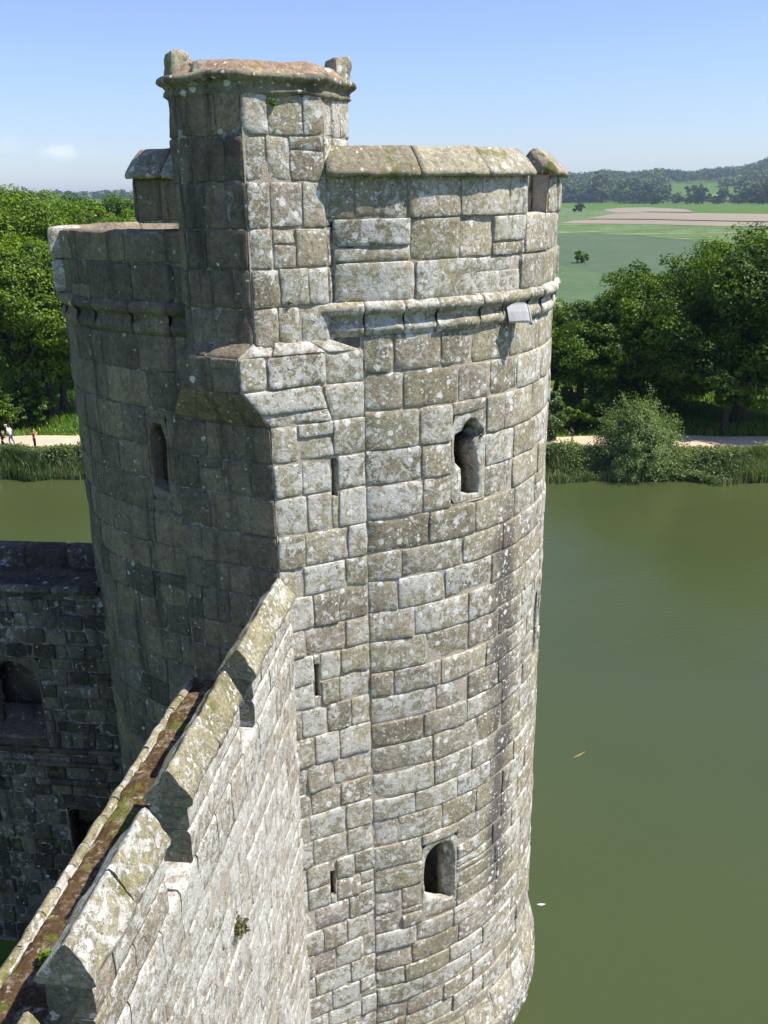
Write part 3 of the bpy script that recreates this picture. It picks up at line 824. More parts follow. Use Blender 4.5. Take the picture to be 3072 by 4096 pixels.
for k, (a, b) in enumerate(mer):
    mb = MB()
    L = b - a; nb = max(2, int(L / .75)); ed = np.linspace(a, b, nb + 1)
    for r_, (z0, z1) in enumerate(((13.49, 13.88), (13.89, 14.24))):
        ed2 = ed if r_ == 0 else np.concatenate([[a], (ed[:-1] + ed[1:]) / 2, [b]])
        for j in range(len(ed2) - 1):
            s0, s1 = ed2[j] + .006, ed2[j + 1] - .006
            sweep(mb, s0, s1, dense([(.02, z0 + .02), (.03, z0 + .06), (.03, z1 - .05), (.01, z1), (-PT + .02, z1), (-PT, z1 - .04), (-PT, z0 + .03), (-PT + .03, z0)], .08), max(4, int((s1 - s0) / .08)), .022, k * 31 + j * 7 + r_ * 3, 0, (rng.random(), rng.random(), .5), ends=True)
    m_ = mb.build('merlon', [M['curtain'], M['endstone']], curtain)
    m_['label'] = ['merlon abutting the round tower', 'middle merlon with an orange lichen spot', 'nearest merlon in view', 'merlon', 'merlon'][k]
    mb = MB(); nb = max(1, round(L / 1.0)); ed = np.linspace(a - .04, b + .04, nb + 1)
    for j in range(nb):
        dz = rng.uniform(-.015, .015)
        pr = [(.045, 14.22), (.085, 14.25), (.085, 14.31), (-.01, 14.47), (-.085, 14.60), (-.12, 14.635), (-.155, 14.62), (-.25, 14.47), (-.40, 14.31), (-.425, 14.27), (-.40, 14.23)]
        sweep(mb, ed[j] + .008, ed[j + 1] - .008, dense([(o, z + dz) for o, z in pr], .06), max(6, int((ed[j + 1] - ed[j]) / .07)), .04, k * 17 + j * 5 + 200, 0, (rng.random(), rng.random(), rng.random()), ends=True)
    mb.build('coping', [M['curtcope'], M['endstone']], m_)
# wall walk: rough, mossy rubble top
def walk_mat():
    m, nt = nm('red_brown_moss_wall_walk'); g = N(nt)
    pos = g.n('ShaderNodeNewGeometry').outputs['Position']
    a = g.noise(pos, 3.0, 9, .68, .3); b = g.noise(pos, 22, 5, .65)
    col = g.ramp(a, [(.34, (.33, .30, .24)), (.42, (.20, .155, .10)), (.49, (.105, .068, .038)), (.57, (.085, .052, .03)), (.64, (.15, .14, .05)), (.74, (.09, .12, .03))])
    col = g.mix(g.step(g.noise(pos, 6, 6, .7), .57, .64), col, (.34, .30, .24))
    col = g.mix(g.math('MULTIPLY', g.step(g.noise(pos, 1.7, 6, .7), .56, .64), .7), col, (.13, .17, .03))
    col = g.mix(1, col, g.ramp(b, [(.3, (.6, .6, .6)), (.7, (1.4, 1.35, 1.25))]), 'MULTIPLY')
    g.out(g.bsdf(col, .97, .05, g.math('ADD', a, b), .9, .06)); return m
M['walk'] = walk_mat()
mb = MB()
ss = np.linspace(-.6, 13, 200); oo = np.linspace(-TH - .03, -PT + .02, 26)
O_, S_ = np.meshgrid(oo, ss)
Pn = np.stack([S_, O_, 0 * S_], -1)
zz = 12.62 + fbm(Pn, 2.2, 5, 4) * .07 + vn(Pn, 9, 3) * .02
eg = np.clip((O_ + TH + .03) / .18, 0, 1); zz -= (1 - eg) ** 2 * (.10 + .08 * vn(Pn, 4, 8))
V = np.stack([B0[0] + wd[0] * S_ + wn[0] * O_, B0[1] + wd[1] * S_ + wn[1] * O_, zz], -1)
mb.add(V.reshape(-1, 3), gridq(26, 200), 0)
mb.build('wall_walk', [M['walk']], curtain)
# rough ledge stones along the inner edge
mb = MB(); s = -.4; rng = random.Random(12)
while s < 13:
    w = rng.uniform(.35, .8)
    sweep(mb, s + .01, s + w - .01, dense([(-TH + .04, 12.40), (-TH + .05, 12.59), (-TH + .02, 12.635), (-TH - .03, 12.635), (-TH - .07, 12.60), (-TH - .07, 12.44), (-TH - .03, 12.40)], .09), max(4, int(w / .09)), .035, int(s * 11) + 900, 0, (rng.random(), rng.random(), .5)); s += w
mb.build('edge_stones', [M['curtcope']], curtain)

# ================================================================= INNER (EAST) RANGE WALL, in shade
IW = np.array([-5.2, 16.0]); idr = azv(277)[:2]; inn = azv(187)[:2]
rangew = empty('ruined_range_wall', (IW[0] - 6, IW[1] + 1, ZW + 1), 'shaded dark rubble wall of the ruined inner range with empty openings, lower left', 'wall')
def im(s, z, h):
    s = -s
    return np.stack([IW[0] + idr[0] * s + inn[0] * h, IW[1] + idr[1] * s + inn[1] * h, z + 0 * s], -1)
zi = [5.0] + levels(5.4, 9.45, .33, .36, 33) + [9.62, 9.80] + levels(10.15, 13.0, .24, .30, 35) + [13.14]
holesI = [(-3.2, -1.45, 9.98, 11.75), (-1.30, -.36, 6.2, 8.4), (-6.5, -5.0, 9.98, 11.75)]
mb = MB()
masonry(mb, im, -14, 1.2, zi, (.22, .55), holesI, 101, .035, .016, .022)
backing(mb, im, -14, 1.2, 4.5, 13.1, holesI, .2, h=-.006, amp=.016)
masonry(mb, im, -14, 1.2, [13.0, 13.18], (.3, .9), (), 102, .05, .01, .03)
# offset ledges
def isweep(mb, s0, s1, prof, n, amp, seed, mi=0, tint=(.5, .5, .5)):
    P = np.array([[(lambda q: (q[0], q[1], z))(IW + idr * (-s) + inn * o) for o, z in prof] for s in np.linspace(s0, s1, n)])
    c = P.mean(1, keepdims=True); d = P - c; d /= np.linalg.norm(d, axis=-1, keepdims=True)
    P = P + d * (fbm(P, 3.5, seed, 3) * amp)[..., None]; V, F = loft(P); mb.add(V, F, mi, tint)
rng = random.Random(3)
for (z0, z1, o) in ((9.42, 9.50, .10), (9.70, 9.79, .07), (13.12, 13.22, .06), (8.95, 9.08, .06)):
    s = -14
    while s < 1.2:
        w = rng.uniform(.3, .9)
        if rng.random() < .8: isweep(mb, s, min(s + w, 1.2) - .015, dense([(o, z0), (o + .01, z1), (-.1, z1 + .01), (-.1, z0)], .06), max(3, int(w / .08)), .02, int(s * 7) + 90, 0, (rng.random(), rng.random(), .5))
        s += w
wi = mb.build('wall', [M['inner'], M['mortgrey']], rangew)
for k, (hh, ol) in enumerate(((holesI[0], [(-3.1, 10.0), (-1.48, 10.0), (-1.50, 11.1), (-1.58, 11.45), (-1.8, 11.62), (-2.3, 11.72), (-2.8, 11.6), (-3.1, 11.2)]), (holesI[1], [(-1.28, 6.22), (-.38, 6.22), (-.38, 8.2), (-.42, 8.36), (-1.2, 8.38), (-1.28, 8.3)]), (holesI[2], [(-6.4, 10.0), (-5.05, 10.0), (-5.08, 11.1), (-5.3, 11.6), (-5.8, 11.72), (-6.3, 11.5)]))):
    mb = MB(); opening(mb, im, hh, ol, 1.0, (.62, .62, .12) if k != 1 else None, .55, seed=60 + k)
    o_ = mb.build('window_opening', [M['inner']], wi)
# wall top: rubble walk and a low outer parapet
mb = MB()
ss = np.linspace(-14, 1.6, 120); oo = np.linspace(-1.9, .03, 22); O_, S_ = np.meshgrid(oo, ss); Pn = np.stack([S_, O_, 0 * S_], -1)
zz = 13.12 + fbm(Pn, 2.5, 65, 4) * .09 + vn(Pn, 8, 3) * .03
q = im(S_, zz, O_); mb.add(q.reshape(-1, 3), gridq(22, 120), 0, (.3, .2, .3))
rng = random.Random(77); s = -14
while s < 1.4:
    w = rng.uniform(.5, .9)
    isweep(mb, s, min(s + w, 1.4) - .012, dense([(-1.25, 12.9), (-1.25, 13.45), (-1.3, 13.5), (-1.7, 13.48), (-1.75, 13.4), (-1.75, 12.9)], .11), max(4, int(w / .1)), .03, int(s * 5) + 300, 0, (rng.random() * .5, rng.random(), .5)); s += w
q = quadmap((*(IW + idr * -1.4 - inn * 1.75), 3.3), (*(IW + idr * 14 - inn * 1.75), 3.3), (*(IW + idr * 14 - inn * 1.75), 13.4), (*(IW + idr * -1.4 - inn * 1.75), 13.4))
masonry(mb, q, 0, q.L, levels(0, q.H, .45, .45, 8), (.5, .9), (), 103, .02); backing(mb, q, 0, q.L, 0, q.H)
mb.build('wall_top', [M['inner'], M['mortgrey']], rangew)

# ================================================================= CAMERA (before the setting: its rays place things on the ground)
PITCH = rad(18.5); ROLL = .0145; FPX = 2034.0
fw = np.array([0, math.cos(PITCH), -math.sin(PITCH)]); rt = np.array([1., 0, 0]); up = np.array([0, math.sin(PITCH), math.cos(PITCH)])
rt2 = math.cos(ROLL) * rt - math.sin(ROLL) * up; up2 = math.cos(ROLL) * up + math.sin(ROLL) * rt
EYE = np.array([0, 0, CAMZ])
def ray(x, y): return fw + (x - 829.5) / FPX * rt2 + (1106 - y) / FPX * up2
def gz(x, y, z): d = ray(x, y); return EYE + d * ((z - CAMZ) / d[2])
def gd(x, y, D): d = ray(x, y); return EYE + d * (D / math.hypot(d[0], d[1]))
cam = bpy.data.cameras.new('camera'); co = bpy.data.objects.new('camera', cam); COL.objects.link(co)
cam.sensor_fit = 'VERTICAL'; cam.sensor_height = 24; cam.lens = FPX / 2212 * 24; cam.clip_start = .1; cam.clip_end = 30000
mt = Matrix([[rt2[i], up2[i], -fw[i]] for i in range(3)]).to_4x4(); mt.translation = Vector(W(EYE)); co.matrix_world = mt
scene.camera = co

# ================================================================= GROUND, WATER
GZ = 4.3
yb = lambda x: 55.75 - .061 * x              # far bank of the moat
def smooth(a, b, x): t = np.clip((x - a) / (b - a), 0, 1); return t * t * (3 - 2 * t)
def gh(X, Y):
    d = Y - yb(X) + .3 * np.sin(X * .9) * np.cos(X * .37)
    far = smooth(-1.2, 1.6, d)
    side = np.maximum(smooth(62, 66, X), smooth(-62, -66, X)); near = smooth(-40, -44, Y)
    m_ = np.maximum(np.maximum(far, side), near)
    h = 2.2 + (GZ - 2.2) * m_
    dist = np.hypot(X, Y)
    # gentle rise to hills beyond the river flats
    az_ = np.degrees(np.arctan2(X, Y))
    hr = smooth(1450, 3000, dist) * (50 + 26 * smooth(18.5, 22, az_) + 3 * np.sin(az_ * 2.1))
    hl = smooth(260, 1500, dist) * 18 * smooth(4, -12, az_)
    return h + hr * smooth(-2, 6, az_) + hl
def build_ground():
    xs = np.concatenate([-np.geomspace(12000, 70, 46), np.arange(-68, 69, 1.0), np.geomspace(70, 12000, 46)])
    ys = np.concatenate([-np.geomspace(3000, 60, 12), np.arange(-58, 50, 3.0), np.arange(50, 64, .35), np.arange(64, 130, 3), np.geomspace(132, 14000, 70)])
    X, Y = np.meshgrid(xs, ys)
    Z = gh(X, Y) + np.where(Y > 64, vn(np.stack([X, Y, 0 * X], -1), .12, 4) * .05, 0)
    o = mesh('ground', np.stack([X, Y, Z], -1).reshape(-1, 3), gridq(len(xs), len(ys)), M['grass'])
    tag(o, kind='structure')
build_ground()
o = mesh('water', [(-66, -44, ZW), (66, -44, ZW), (66, 60, ZW), (-66, 62, ZW)], np.array([[0, 1, 2, 3]]), M['water']); tag(o, kind='structure')
o = mesh('courtyard_ground', [(-45, -25, 4.9), (-3.2, -25, 4.9), (-3.2, 17.2, 4.9), (-45, 19, 4.9), (-45, -25, 2.0), (-3.2, -25, 2.0), (-3.2, 17.2, 2.0), (-45, 19, 2.0)], np.array([[0, 1, 2, 3], [4, 5, 1, 0], [5, 6, 2, 1], [6, 7, 3, 2], [7, 4, 0, 3]]), M['grass'], smooth=False); tag(o, kind='structure')
def strip(name, fn0, fn1, xs, z, mat, kind='structure', nn=6, amp=.0):
    xs = np.asarray(xs, float); V = []
    for i in range(nn):
        t = i / (nn - 1); V.append(np.stack([xs, fn0(xs) * (1 - t) + fn1(xs) * t, np.full_like(xs, z)], -1))
    V = np.array(V)
    V[..., 2] = np.maximum(gh(V[..., 0], V[..., 1]), z - .02) + .05
    o = mesh(name, V.reshape(-1, 3), gridq(len(xs), nn), mat); tag(o, kind=kind); return o
wob = lambda x, s: .25 * np.sin(x * .31 + s) + .12 * np.sin(x * 1.13 + s * 2)
strip('path', lambda x: yb(x) + 4.2 + wob(x, 0), lambda x: yb(x) + 7.5 + wob(x, 2), np.arange(-62, 62, .5), GZ, M['gravel'])
tr = gz(1220, 848, GZ)
strip('path', lambda x: 77.0 + .02 * x + 0 * x, lambda x: 78.8 + .02 * x, np.arange(8, 40, .7), GZ, M['gravel'])
# river-flat fields: sheets on the ground, each outlined by its far and near hedge or bank
def field(name, pix, mat, lift):
    P = [gz(x, y, GZ) for x, y in pix]
    V = np.array([(p[0], p[1], GZ + lift) for p in P]); n = len(V); c = V.mean(0)
    o = mesh(name, np.vstack([V, c]), np.array([[i, (i + 1) % n, n] for i in range(n)]), mat, smooth=False); tag(o, kind='structure'); return o
field('field', [(1000, 690), (1750, 690), (1750, 531), (1545, 528), (1460, 519), (1370, 510), (1280, 506), (1180, 505), (1000, 502)], M['field'], .25)
field('field', [(1000, 700), (1750, 700), (1750, 640), (1330, 602), (1180, 569), (1000, 560)], M['field2'], .29)
field('river_bank_strip', [(1000, 502), (1180, 505), (1280, 506), (1370, 510), (1460, 519), (1545, 528), (1750, 531), (1750, 492), (1560, 490), (1400, 485.5), (1200, 484), (1000, 483)], M['rough'], .32)
field('meadow', [(1000, 484), (1210, 484.5), (1260, 479), (1300, 469), (1380, 461), (1210, 449), (1000, 450)], M['rough'], .40)
field('ploughed_field', [(1205, 484), (1400, 486), (1560, 490.5), (1800, 492), (1800, 485), (1560, 480), (1400, 476.5), (1290, 475.5), (1240, 478)], M['tan'], .46)
field('ploughed_field', [(1265, 474), (1400, 475), (1560, 478.5), (1800, 483), (1800, 466), (1500, 461.5), (1380, 459.5), (1320, 464)], M['tan'], .52)
field('ploughed_field', [(1330, 461.5), (1400, 458.5), (1500, 460), (1480, 453), (1400, 449), (1340, 450), (1300, 454)], M['tan'], .56)

# ================================================================= VEGETATION
def leaves(P, Nn, size, tint, rs, aspect=.7, droop=0):
    n = len(P)
    Nn = Nn + rs.normal(0, .55, (n, 3)); Nn /= np.linalg.norm(Nn, axis=1, keepdims=True) + 1e-9
    T = np.cross(Nn, rs.normal(0, 1, (n, 3))); T /= np.linalg.norm(T, axis=1, keepdims=True) + 1e-9
    Bv = np.cross(Nn, T); s = (size * rs.uniform(.6, 1.35, n))[:, None]
    a = P + T * s; b = P + Bv * s * aspect + Nn * s * .15; c = P - T * s; d = P - Bv * s * aspect + Nn * s * .15
    V = np.stack([a, b, c, d], 1).reshape(-1, 3)
    F = np.arange(4 * n).reshape(n, 4)
    return V, F, np.repeat(tint, 4, 0)
def crown_points(rs, R_, H_, zb, nl, nc, per, flat=.75, lobe=.45, under=.25):
    """lobes -> clumps -> leaves; gives an uneven outline with gaps"""
    P = []; Nr = []; Tn = []
    cz = zb + H_ / 2
    lob = []
    for i in range(nl):
        a = rs.uniform(0, 6.283); t = rs.uniform(-.85, 1.0); rr = math.sqrt(max(0, 1 - t * t)) * rs.uniform(.45, .85)
        w = 1.0 if t < .2 else 1 - .25 * (t - .2)
        lob.append((R_ * rr * math.cos(a) * w, R_ * rr * math.sin(a) * w, cz + t * H_ / 2 * .72, R_ * lobe * rs.uniform(.65, 1.2)))
    lob.append((0, 0, cz + H_ * .1, R_ * .62))
    lob = np.array(lob)
    for i in range(nc):
        L = lob[rs.randint(len(lob))]
        d = rs.normal(0, 1, 3); d[2] = d[2] * .8 + .25; d /= np.linalg.norm(d)
        c = L[:3] + d * L[3] * rs.uniform(.75, 1.12) * np.array([1, 1, flat])
        if c[2] < zb: c[2] = zb + rs.uniform(0, .1) * H_
        cr = R_ * rs.uniform(.07, .16)
        k = int(per * rs.uniform(.6, 1.3))
        q = rs.normal(0, 1, (k, 3)); q /= np.linalg.norm(q, axis=1, keepdims=True)
        rad_ = rs.uniform(.35, 1.0, (k, 1)) ** .5
        P.append(c + q * rad_ * cr * np.array([1.25, 1.25, .75]))
        Nr.append(q * .6 + d * .5 + np.array([0, 0, .5]))
        t = rs.uniform(0, 1)
        tt = np.stack([np.clip(rs.normal(t, .16, k), 0, 1), np.full(k, t), rs.uniform(0, 1, k)], -1); Tn.append(tt)
    return np.concatenate(P), np.concatenate(Nr), np.concatenate(Tn), lob
def tube(path, radii, n=7):
    path = np.array(path, float); rings = []
    for i, p in enumerate(path):
        t = path[min(i + 1, len(path) - 1)] - path[max(i - 1, 0)]; t /= np.linalg.norm(t)
        u = np.cross(t, [0.3, 1, .1]); u /= np.linalg.norm(u); v = np.cross(t, u)
        a = np.linspace(0, 2 * math.pi, n, endpoint=False)
        rings.append(p + radii[i] * (np.cos(a)[:, None] * u + np.sin(a)[:, None] * v))
    return loft(rings)
def rawmesh(name, V, F, mats, tint=None):
    o = mesh(name, V, F, mats, raw=True, tint=tint, smooth=False); me = o.data; bpy.data.objects.remove(o); return me
def tree_proto(seed, R_=1.0, H_=1.0, zb=.0, mat='leaf_dark', nl=16, nc=420, per=60, leaf=.2, trunk=True, lobe=.45, flat=.75):
    """all in metres"""
    rs = np.random.RandomState(seed)
    P, Nr, T, lob = crown_points(rs, R_, H_, zb, nl, nc, per, flat, lobe)
    V, F, C = leaves(P, Nr, leaf, T, rs)
    crown = rawmesh('crown', V, F, M[mat], C)
    tk = None
    if trunk:
        mb = MB(); r0 = .055 * H_ * .55 + .12
        top = zb + H_ * .55
        path = [(0, 0, -.3), (0, 0, .15 * top), (.1, .05, .4 * top), (.15, -.1, .7 * top), (.1, 0, top)]
        V, F = tube(path, [r0 * 1.5, r0, r0 * .85, r0 * .6, r0 * .25], 9); mb.add(V, F)
        for L in lob[:12]:
            z0 = top * rs.uniform(.35, .8); s_ = np.array([.1, 0, z0]); e = np.array(L[:3]); mid = (s_ + e) / 2 + np.array([0, 0, .12 * H_ * rs.uniform(0, 1)])
            V, F = tube([s_, mid, e], [r0 * .42, r0 * .26, r0 * .08], 6); mb.add(V, F)
        tk = rawmesh('trunk', np.concatenate(mb.V), [f for f in (np.concatenate(mb.Q), np.concatenate(mb.T))], M['bark'])
    return crown, tk
def plant(name, proto, p, sc=1, rz=0, label=None, cat='tree', group=None, parts=('crown', 'trunk'), sz=None):
    """one plant as a thing of its own; p in plan units"""
    crown, tk = proto
    w = W(p)
    if tk is None:
        o = link(name, crown, None, w); o.rotation_euler.z = rz; o.scale = (sc, sc, sz or sc); return tag(o, label, cat, group)
    o = bpy.data.objects.new(name, None); COL.objects.link(o); o.location = w; o.rotation_euler.z = rz; o.scale = (sc, sc, sz or sc)
    tag(o, label, cat, group)
    link(parts[0], crown, o); link(parts[1], tk, o); return o

# near trees. px = picture column of the crown centre, yt = row of its top, D = distance in plan units, R = crown radius (m)
def near(px, yt, D, R_, mat, seed, label, rz=0, zb=2.2, nc=430, per=62, leaf=.125, lobe=.45, group=None, nl=18, name='oak_tree', dz=0):
    p = gd(px, yt, D); Hm = (p[2] - GZ) * K
    pr = tree_proto(seed, R_, Hm - zb, zb, mat, nl, int(nc * 1.25), int(per * 1.5), leaf, True, lobe)
    return plant(name, pr, (p[0], p[1], GZ + dz), 1, rz, label, 'tree', group)
Lg = 'trees of the wood left of the tower'; Rg = 'trees on the bank right of the tower'
near(0, 545, 75, 7.2, 'leaf_bright', 1, 'bright green broad oak standing over the path at the left edge, nearest the water', nc=600, per=75, zb=1.2)
near(108, 620, 77, 5.2, 'leaf_bright', 2, 'bright green oak nearest the left side of the tower, over the grass gap', nc=430, per=70, zb=4.4)
near(2, 384, 84, 9.0, 'leaf_bright', 3, 'tallest pale green tree at the left edge of the skyline', nc=600, per=72, group=None)
near(88, 409, 92, 7.6, 'leaf_bright', 4, 'broad tree just right of the tallest one on the left skyline', nc=560, per=70)
near(152, 468, 88, 6.5, 'leaf_bright', 5, 'yellow-green tree in the middle of the left wood, below the skyline', nc=420, per=66)
near(158, 418, 118, 7.0, 'leaf_dark', 6, 'darker tree on the left skyline between the broad tree and the far dark one', nc=380, per=60, leaf=.17)
near(206, 431, 112, 7.6, 'leaf_bright', 7, 'rounded light green tree sloping down towards the dark merlon', nc=400, per=60, leaf=.17)
near(250, 434, 150, 9.5, 'leaf_dark', 8, 'far dark green tree beside the dark merlon on the left', nc=360, per=56, leaf=.2)
near(275, 462, 128, 6.5, 'leaf_bright', 9, 'low light tree just above the ruined parapet on the left', nc=320, per=56, leaf=.2)
near(330, 470, 120, 7, 'leaf_dark', 10, 'dark tree mostly hidden behind the stair turret', nc=320, per=56, leaf=.2)
near(60, 500, 76, 6.2, 'leaf_bright', 11, 'light green tree behind the broad oak on the left', nc=420, per=66, zb=2.0)
# right of the tower
near(1640, 494, 71, 8.2, 'leaf_dark', 21, 'largest dark oak at the right edge with its thick trunk by the path', nc=800, per=84, zb=1.2, nl=26)
near(1375, 585, 72, 6.5, 'leaf_dark', 22, 'rounded dark oak behind the willow bush', nc=560, per=74, zb=.8, nl=22)
near(1490, 596, 75, 6.2, 'leaf_dark', 23, 'dark oak between the rounded oak and the largest one', nc=520, per=74, zb=.8)
near(1262, 660, 74, 5.4, 'leaf_dark', 24, 'smaller dark oak nearest the right side of the tower', nc=440, per=70, zb=.8)
near(1160, 640, 84, 4.4, 'leaf_willow', 25, 'pale willow showing just right of the tower edge', nc=300, per=56, leaf=.13, zb=1.0, name='willow_tree')
near(1580, 770, 67, 2.8, 'leaf_dark', 26, 'small leafy tree in front of the largest oak trunk', nc=150, per=60, leaf=.17, zb=2.2, nl=8)
near(1780, 560, 72, 7.5, 'leaf_dark', 27, 'dark oak beyond the right edge', nc=420, per=66)
near(1400, 640, 88, 7.5, 'leaf_dark', 28, 'dark tree behind the row of oaks on the right', nc=360, per=66, leaf=.18, zb=.5)
near(1560, 640, 90, 8.0, 'leaf_dark', 29, 'dark tree deep behind the largest oak', nc=360, per=66, leaf=.18, zb=.5)
near(1205, 735, 78, 3.0, 'leaf_bright', 30, 'yellow-green young tree close to the tower edge on the right', nc=170, per=56, leaf=.18, zb=.5, nl=9)
# bushes
def bush(px, yb_, D, R_, H_, mat, seed, label, name, cat='bush', leaf=.12, nc=170, per=60, zg=None, lobe=.42):
    p = gd(px, yb_, D) if D else gz(px, yb_, zg)
    pr = tree_proto(seed, R_, H_, .05, mat, 12, nc, per, leaf, True, lobe)
    return plant(name, pr, (p[0], p[1], zg if zg else GZ), 1, 0, label, cat, None, ('foliage', 'stem'))
bush(1196, 930, 62.5, 1.9, 3.6, 'leaf_haw', 31, 'white-flowering hawthorn bush beside the right edge of the tower', 'hawthorn_bush', leaf=.10, nc=120, per=75)
bush(1245, 942, 66, 2.2, 2.2, 'leaf_dark', 36, 'dark shrub behind the walker in yellow trousers', 'shrub', leaf=.12, nc=90, per=60)
bush(1310, 938, 67, 2.4, 2.6, 'leaf_dark', 37, 'dark shrub between the hawthorn and the willow bush', 'shrub', leaf=.12, nc=90, per=60)
for k_, (px_, D_, R_, lab_) in enumerate(((-10, 71.5, 3.0, 'dark undergrowth bush at the left picture edge behind the path'), (38, 72.5, 2.6, 'dark bush under the broad oak behind the walkers'), (72, 75, 2.2, 'dark bush behind the person in the coral top'), (140, 104, 3.4, 'dark bush at the back of the buttercup meadow'), (190, 104, 3.4, 'dark bush at the back of the meadow touching the tower edge'), (1420, 80, 3.0, 'dark bush under the oaks behind the willow bush'), (1490, 82, 2.6, 'dark bush under the oaks left of the thick trunk'), (1330, 80, 2.6, 'dark bush under the rounded oak'))):
    bush(px_, 920, D_, R_, 3.4 if px_ > 130 else 3.6, 'leaf_dark', 400 + k_, lab_, 'shrub', leaf=.12, nc=110, per=60)
bush(1257, 570, None, 2.2, 3.9, 'leaf_bright', 33, 'lone round bush on the field bank just right of the tower', 'field_bush', leaf=.15, nc=110, per=60, zg=GZ)
bush(1250, 459, None, 7, 9, 'leaf_far', 34, 'small grey-green tree standing in the far rough meadow', 'field_tree', 'tree', leaf=1.0, nc=50, per=30, zg=GZ)
# grey willow bush hanging over the water: upward shoots
def willow():
    rs = np.random.RandomState(44); P = []; Nn = []; T = []; mb = MB()
    for i in range(1000):
        a = rs.uniform(0, 6.283); el = rs.uniform(-.15, 1.5); L = rs.uniform(2.0, 3.5) * (1.0 + .05 * math.sin(a)) * (.95 if el > .3 else 1.0)
        d = np.array([math.cos(a) * math.cos(el), math.sin(a) * math.cos(el), math.sin(el)])
        L *= 1.0 + .12 * math.sin(3.1 * a + 1) + .06 * math.sin(7 * a)
        s0 = np.array([0, 0, .9]); e = s0 + d * L * np.array([1.0, 1.0, 1.18]) + np.array([0, 0, .35 * math.cos(el)])
        k = 46; t = rs.uniform(.45, 1.02, (k, 1)) ** .7
        q = s0 + (e - s0) * t + np.array([0, 0, -.5]) * (t ** 2) * math.cos(el) + rs.normal(0, .11, (k, 3))
        P.append(q); Nn.append(np.tile(d * .7 + [0, 0, .5], (k, 1)) + rs.normal(0, .2, (k, 3)))
        b = rs.uniform(0, 1); T.append(np.stack([np.clip(rs.normal(b, .18, k), 0, 1), np.full(k, b), rs.uniform(0, .9, k)], -1))
        if i % 22 == 0:
            V, F = tube([s0 + [0, 0, -.9], s0, s0 * .4 + e * .6], [.09, .06, .015], 5); mb.add(V, F)
    V, F, C = leaves(np.concatenate(P), np.concatenate(Nn), .075, np.concatenate(T), rs, .42)
    cr = rawmesh('foliage', V, F, M['leaf_willow'], C)
    tk = rawmesh('stem', np.concatenate(mb.V), [np.concatenate(mb.Q), np.concatenate(mb.T)], M['bark'])
    p = gz(1377, 1006, 3.9)
    plant('willow_bush', (cr, tk), (p[0], p[1], 3.6), 1.12, .4, 'large grey-green willow bush leaning over the moat on the right bank', 'bush', None, ('foliage', 'stem'), 1.15)
willow()
# waterside reeds and herbage: nobody could count the stems
def reeds(name, x0, x1, seed, label, n, hmax, lush):
    rs = np.random.RandomState(seed)
    X = rs.uniform(x0, x1, n); D = rs.uniform(-.5, 3.9, n); D = np.where(D < .4, D - 1.1 * np.clip(vn(np.stack([X, 0 * X, 0 * X], -1), .5, seed + 8), -.3, 1) * rs.uniform(0, 1, n), D); Y = yb(X) + D
    Z = gh(X, Y)
    pt = np.stack([X, Y, 0 * X], -1)
    hN = .58 + .75 * fbm(pt, .35, seed, 3) + .3 * vn(pt, 1.3, seed + 1)
    H = (.22 + hmax * np.clip(hN, .05, 1.3) * (1 - .72 * smooth(1.2, 3.7, D))) * rs.uniform(.7, 1.15, n)
    base = W(np.stack([X, Y, np.maximum(Z, ZW - .1)], -1)); H = H * K
    kind = vn(pt, .35, seed + 4) + rs.normal(0, .35, n) + (D < 1.0) * .8         # blades near the water, leafy herbs above
    bl = kind > .15
    # blades
    Pb = base[bl]; Hb = H[bl]; m = len(Pb); a = rs.uniform(0, 6.283, m); wv = np.stack([np.cos(a), np.sin(a), 0 * a], -1) * .035
    ln = rs.normal(0, .16, (m, 3)) * Hb[:, None]; ln[:, 2] = 0
    mid = Pb + ln * .35 + np.stack([0 * a, 0 * a, Hb * .6], -1); tip = Pb + ln * 1.1 + np.stack([0 * a, 0 * a, Hb], -1)
    V = np.stack([Pb - wv, Pb + wv, mid + wv * .8, mid - wv * .8, tip, tip + wv * .1], 1).reshape(-1, 3)
    i6 = np.arange(m)[:, None] * 6; F = np.concatenate([i6 + np.array([0, 1, 2, 3]), i6 + np.array([3, 2, 5, 4])])
    t1 = np.clip(.42 + .75 * vn(pt[bl], .4, 9) + rs.normal(0, .15, m), 0, 1)
    T = np.repeat(np.stack([t1, t1, rs.uniform(0, 1, m) * (1 - .15 * (D[bl] > 1))], -1), 6, 0)
    # leafy herbs
    Pl = base[~bl]; Hl = H[~bl]; k = 5; q = np.repeat(Pl, k, 0) + rs.normal(0, .11, (len(Pl) * k, 3)); q[:, 2] = np.repeat(Pl[:, 2], k) + np.repeat(Hl, k) * rs.uniform(.2, 1.0, len(q))
    tl = np.clip(np.repeat(.45 + .75 * vn(pt[~bl], .6, 19), k) + rs.normal(0, .15, len(q)), 0, 1)
    V2, F2, T2 = leaves(q, np.tile([0, 0, 1.], (len(q), 1)), .085, np.stack([tl, tl, rs.uniform(0, .9, len(q))], -1), rs, .7)
    Vv = np.concatenate([V, V2]); Tt = np.concatenate([T, T2])
    o = mesh(name, Vv, np.concatenate([F, F2 + len(V)]), M['reed'], smooth=False, tint=Tt, raw=True); tag(o, label, 'reeds', None, 'stuff')
reeds('reeds', -34, -9, 51, 'leafy green herbage and reeds along the far bank, left of the tower', 26000, 1.05, 1)
reeds('reeds', 7, 36, 52, 'darker reeds and grasses along the far bank, right of the tower', 27000, .95, 0)
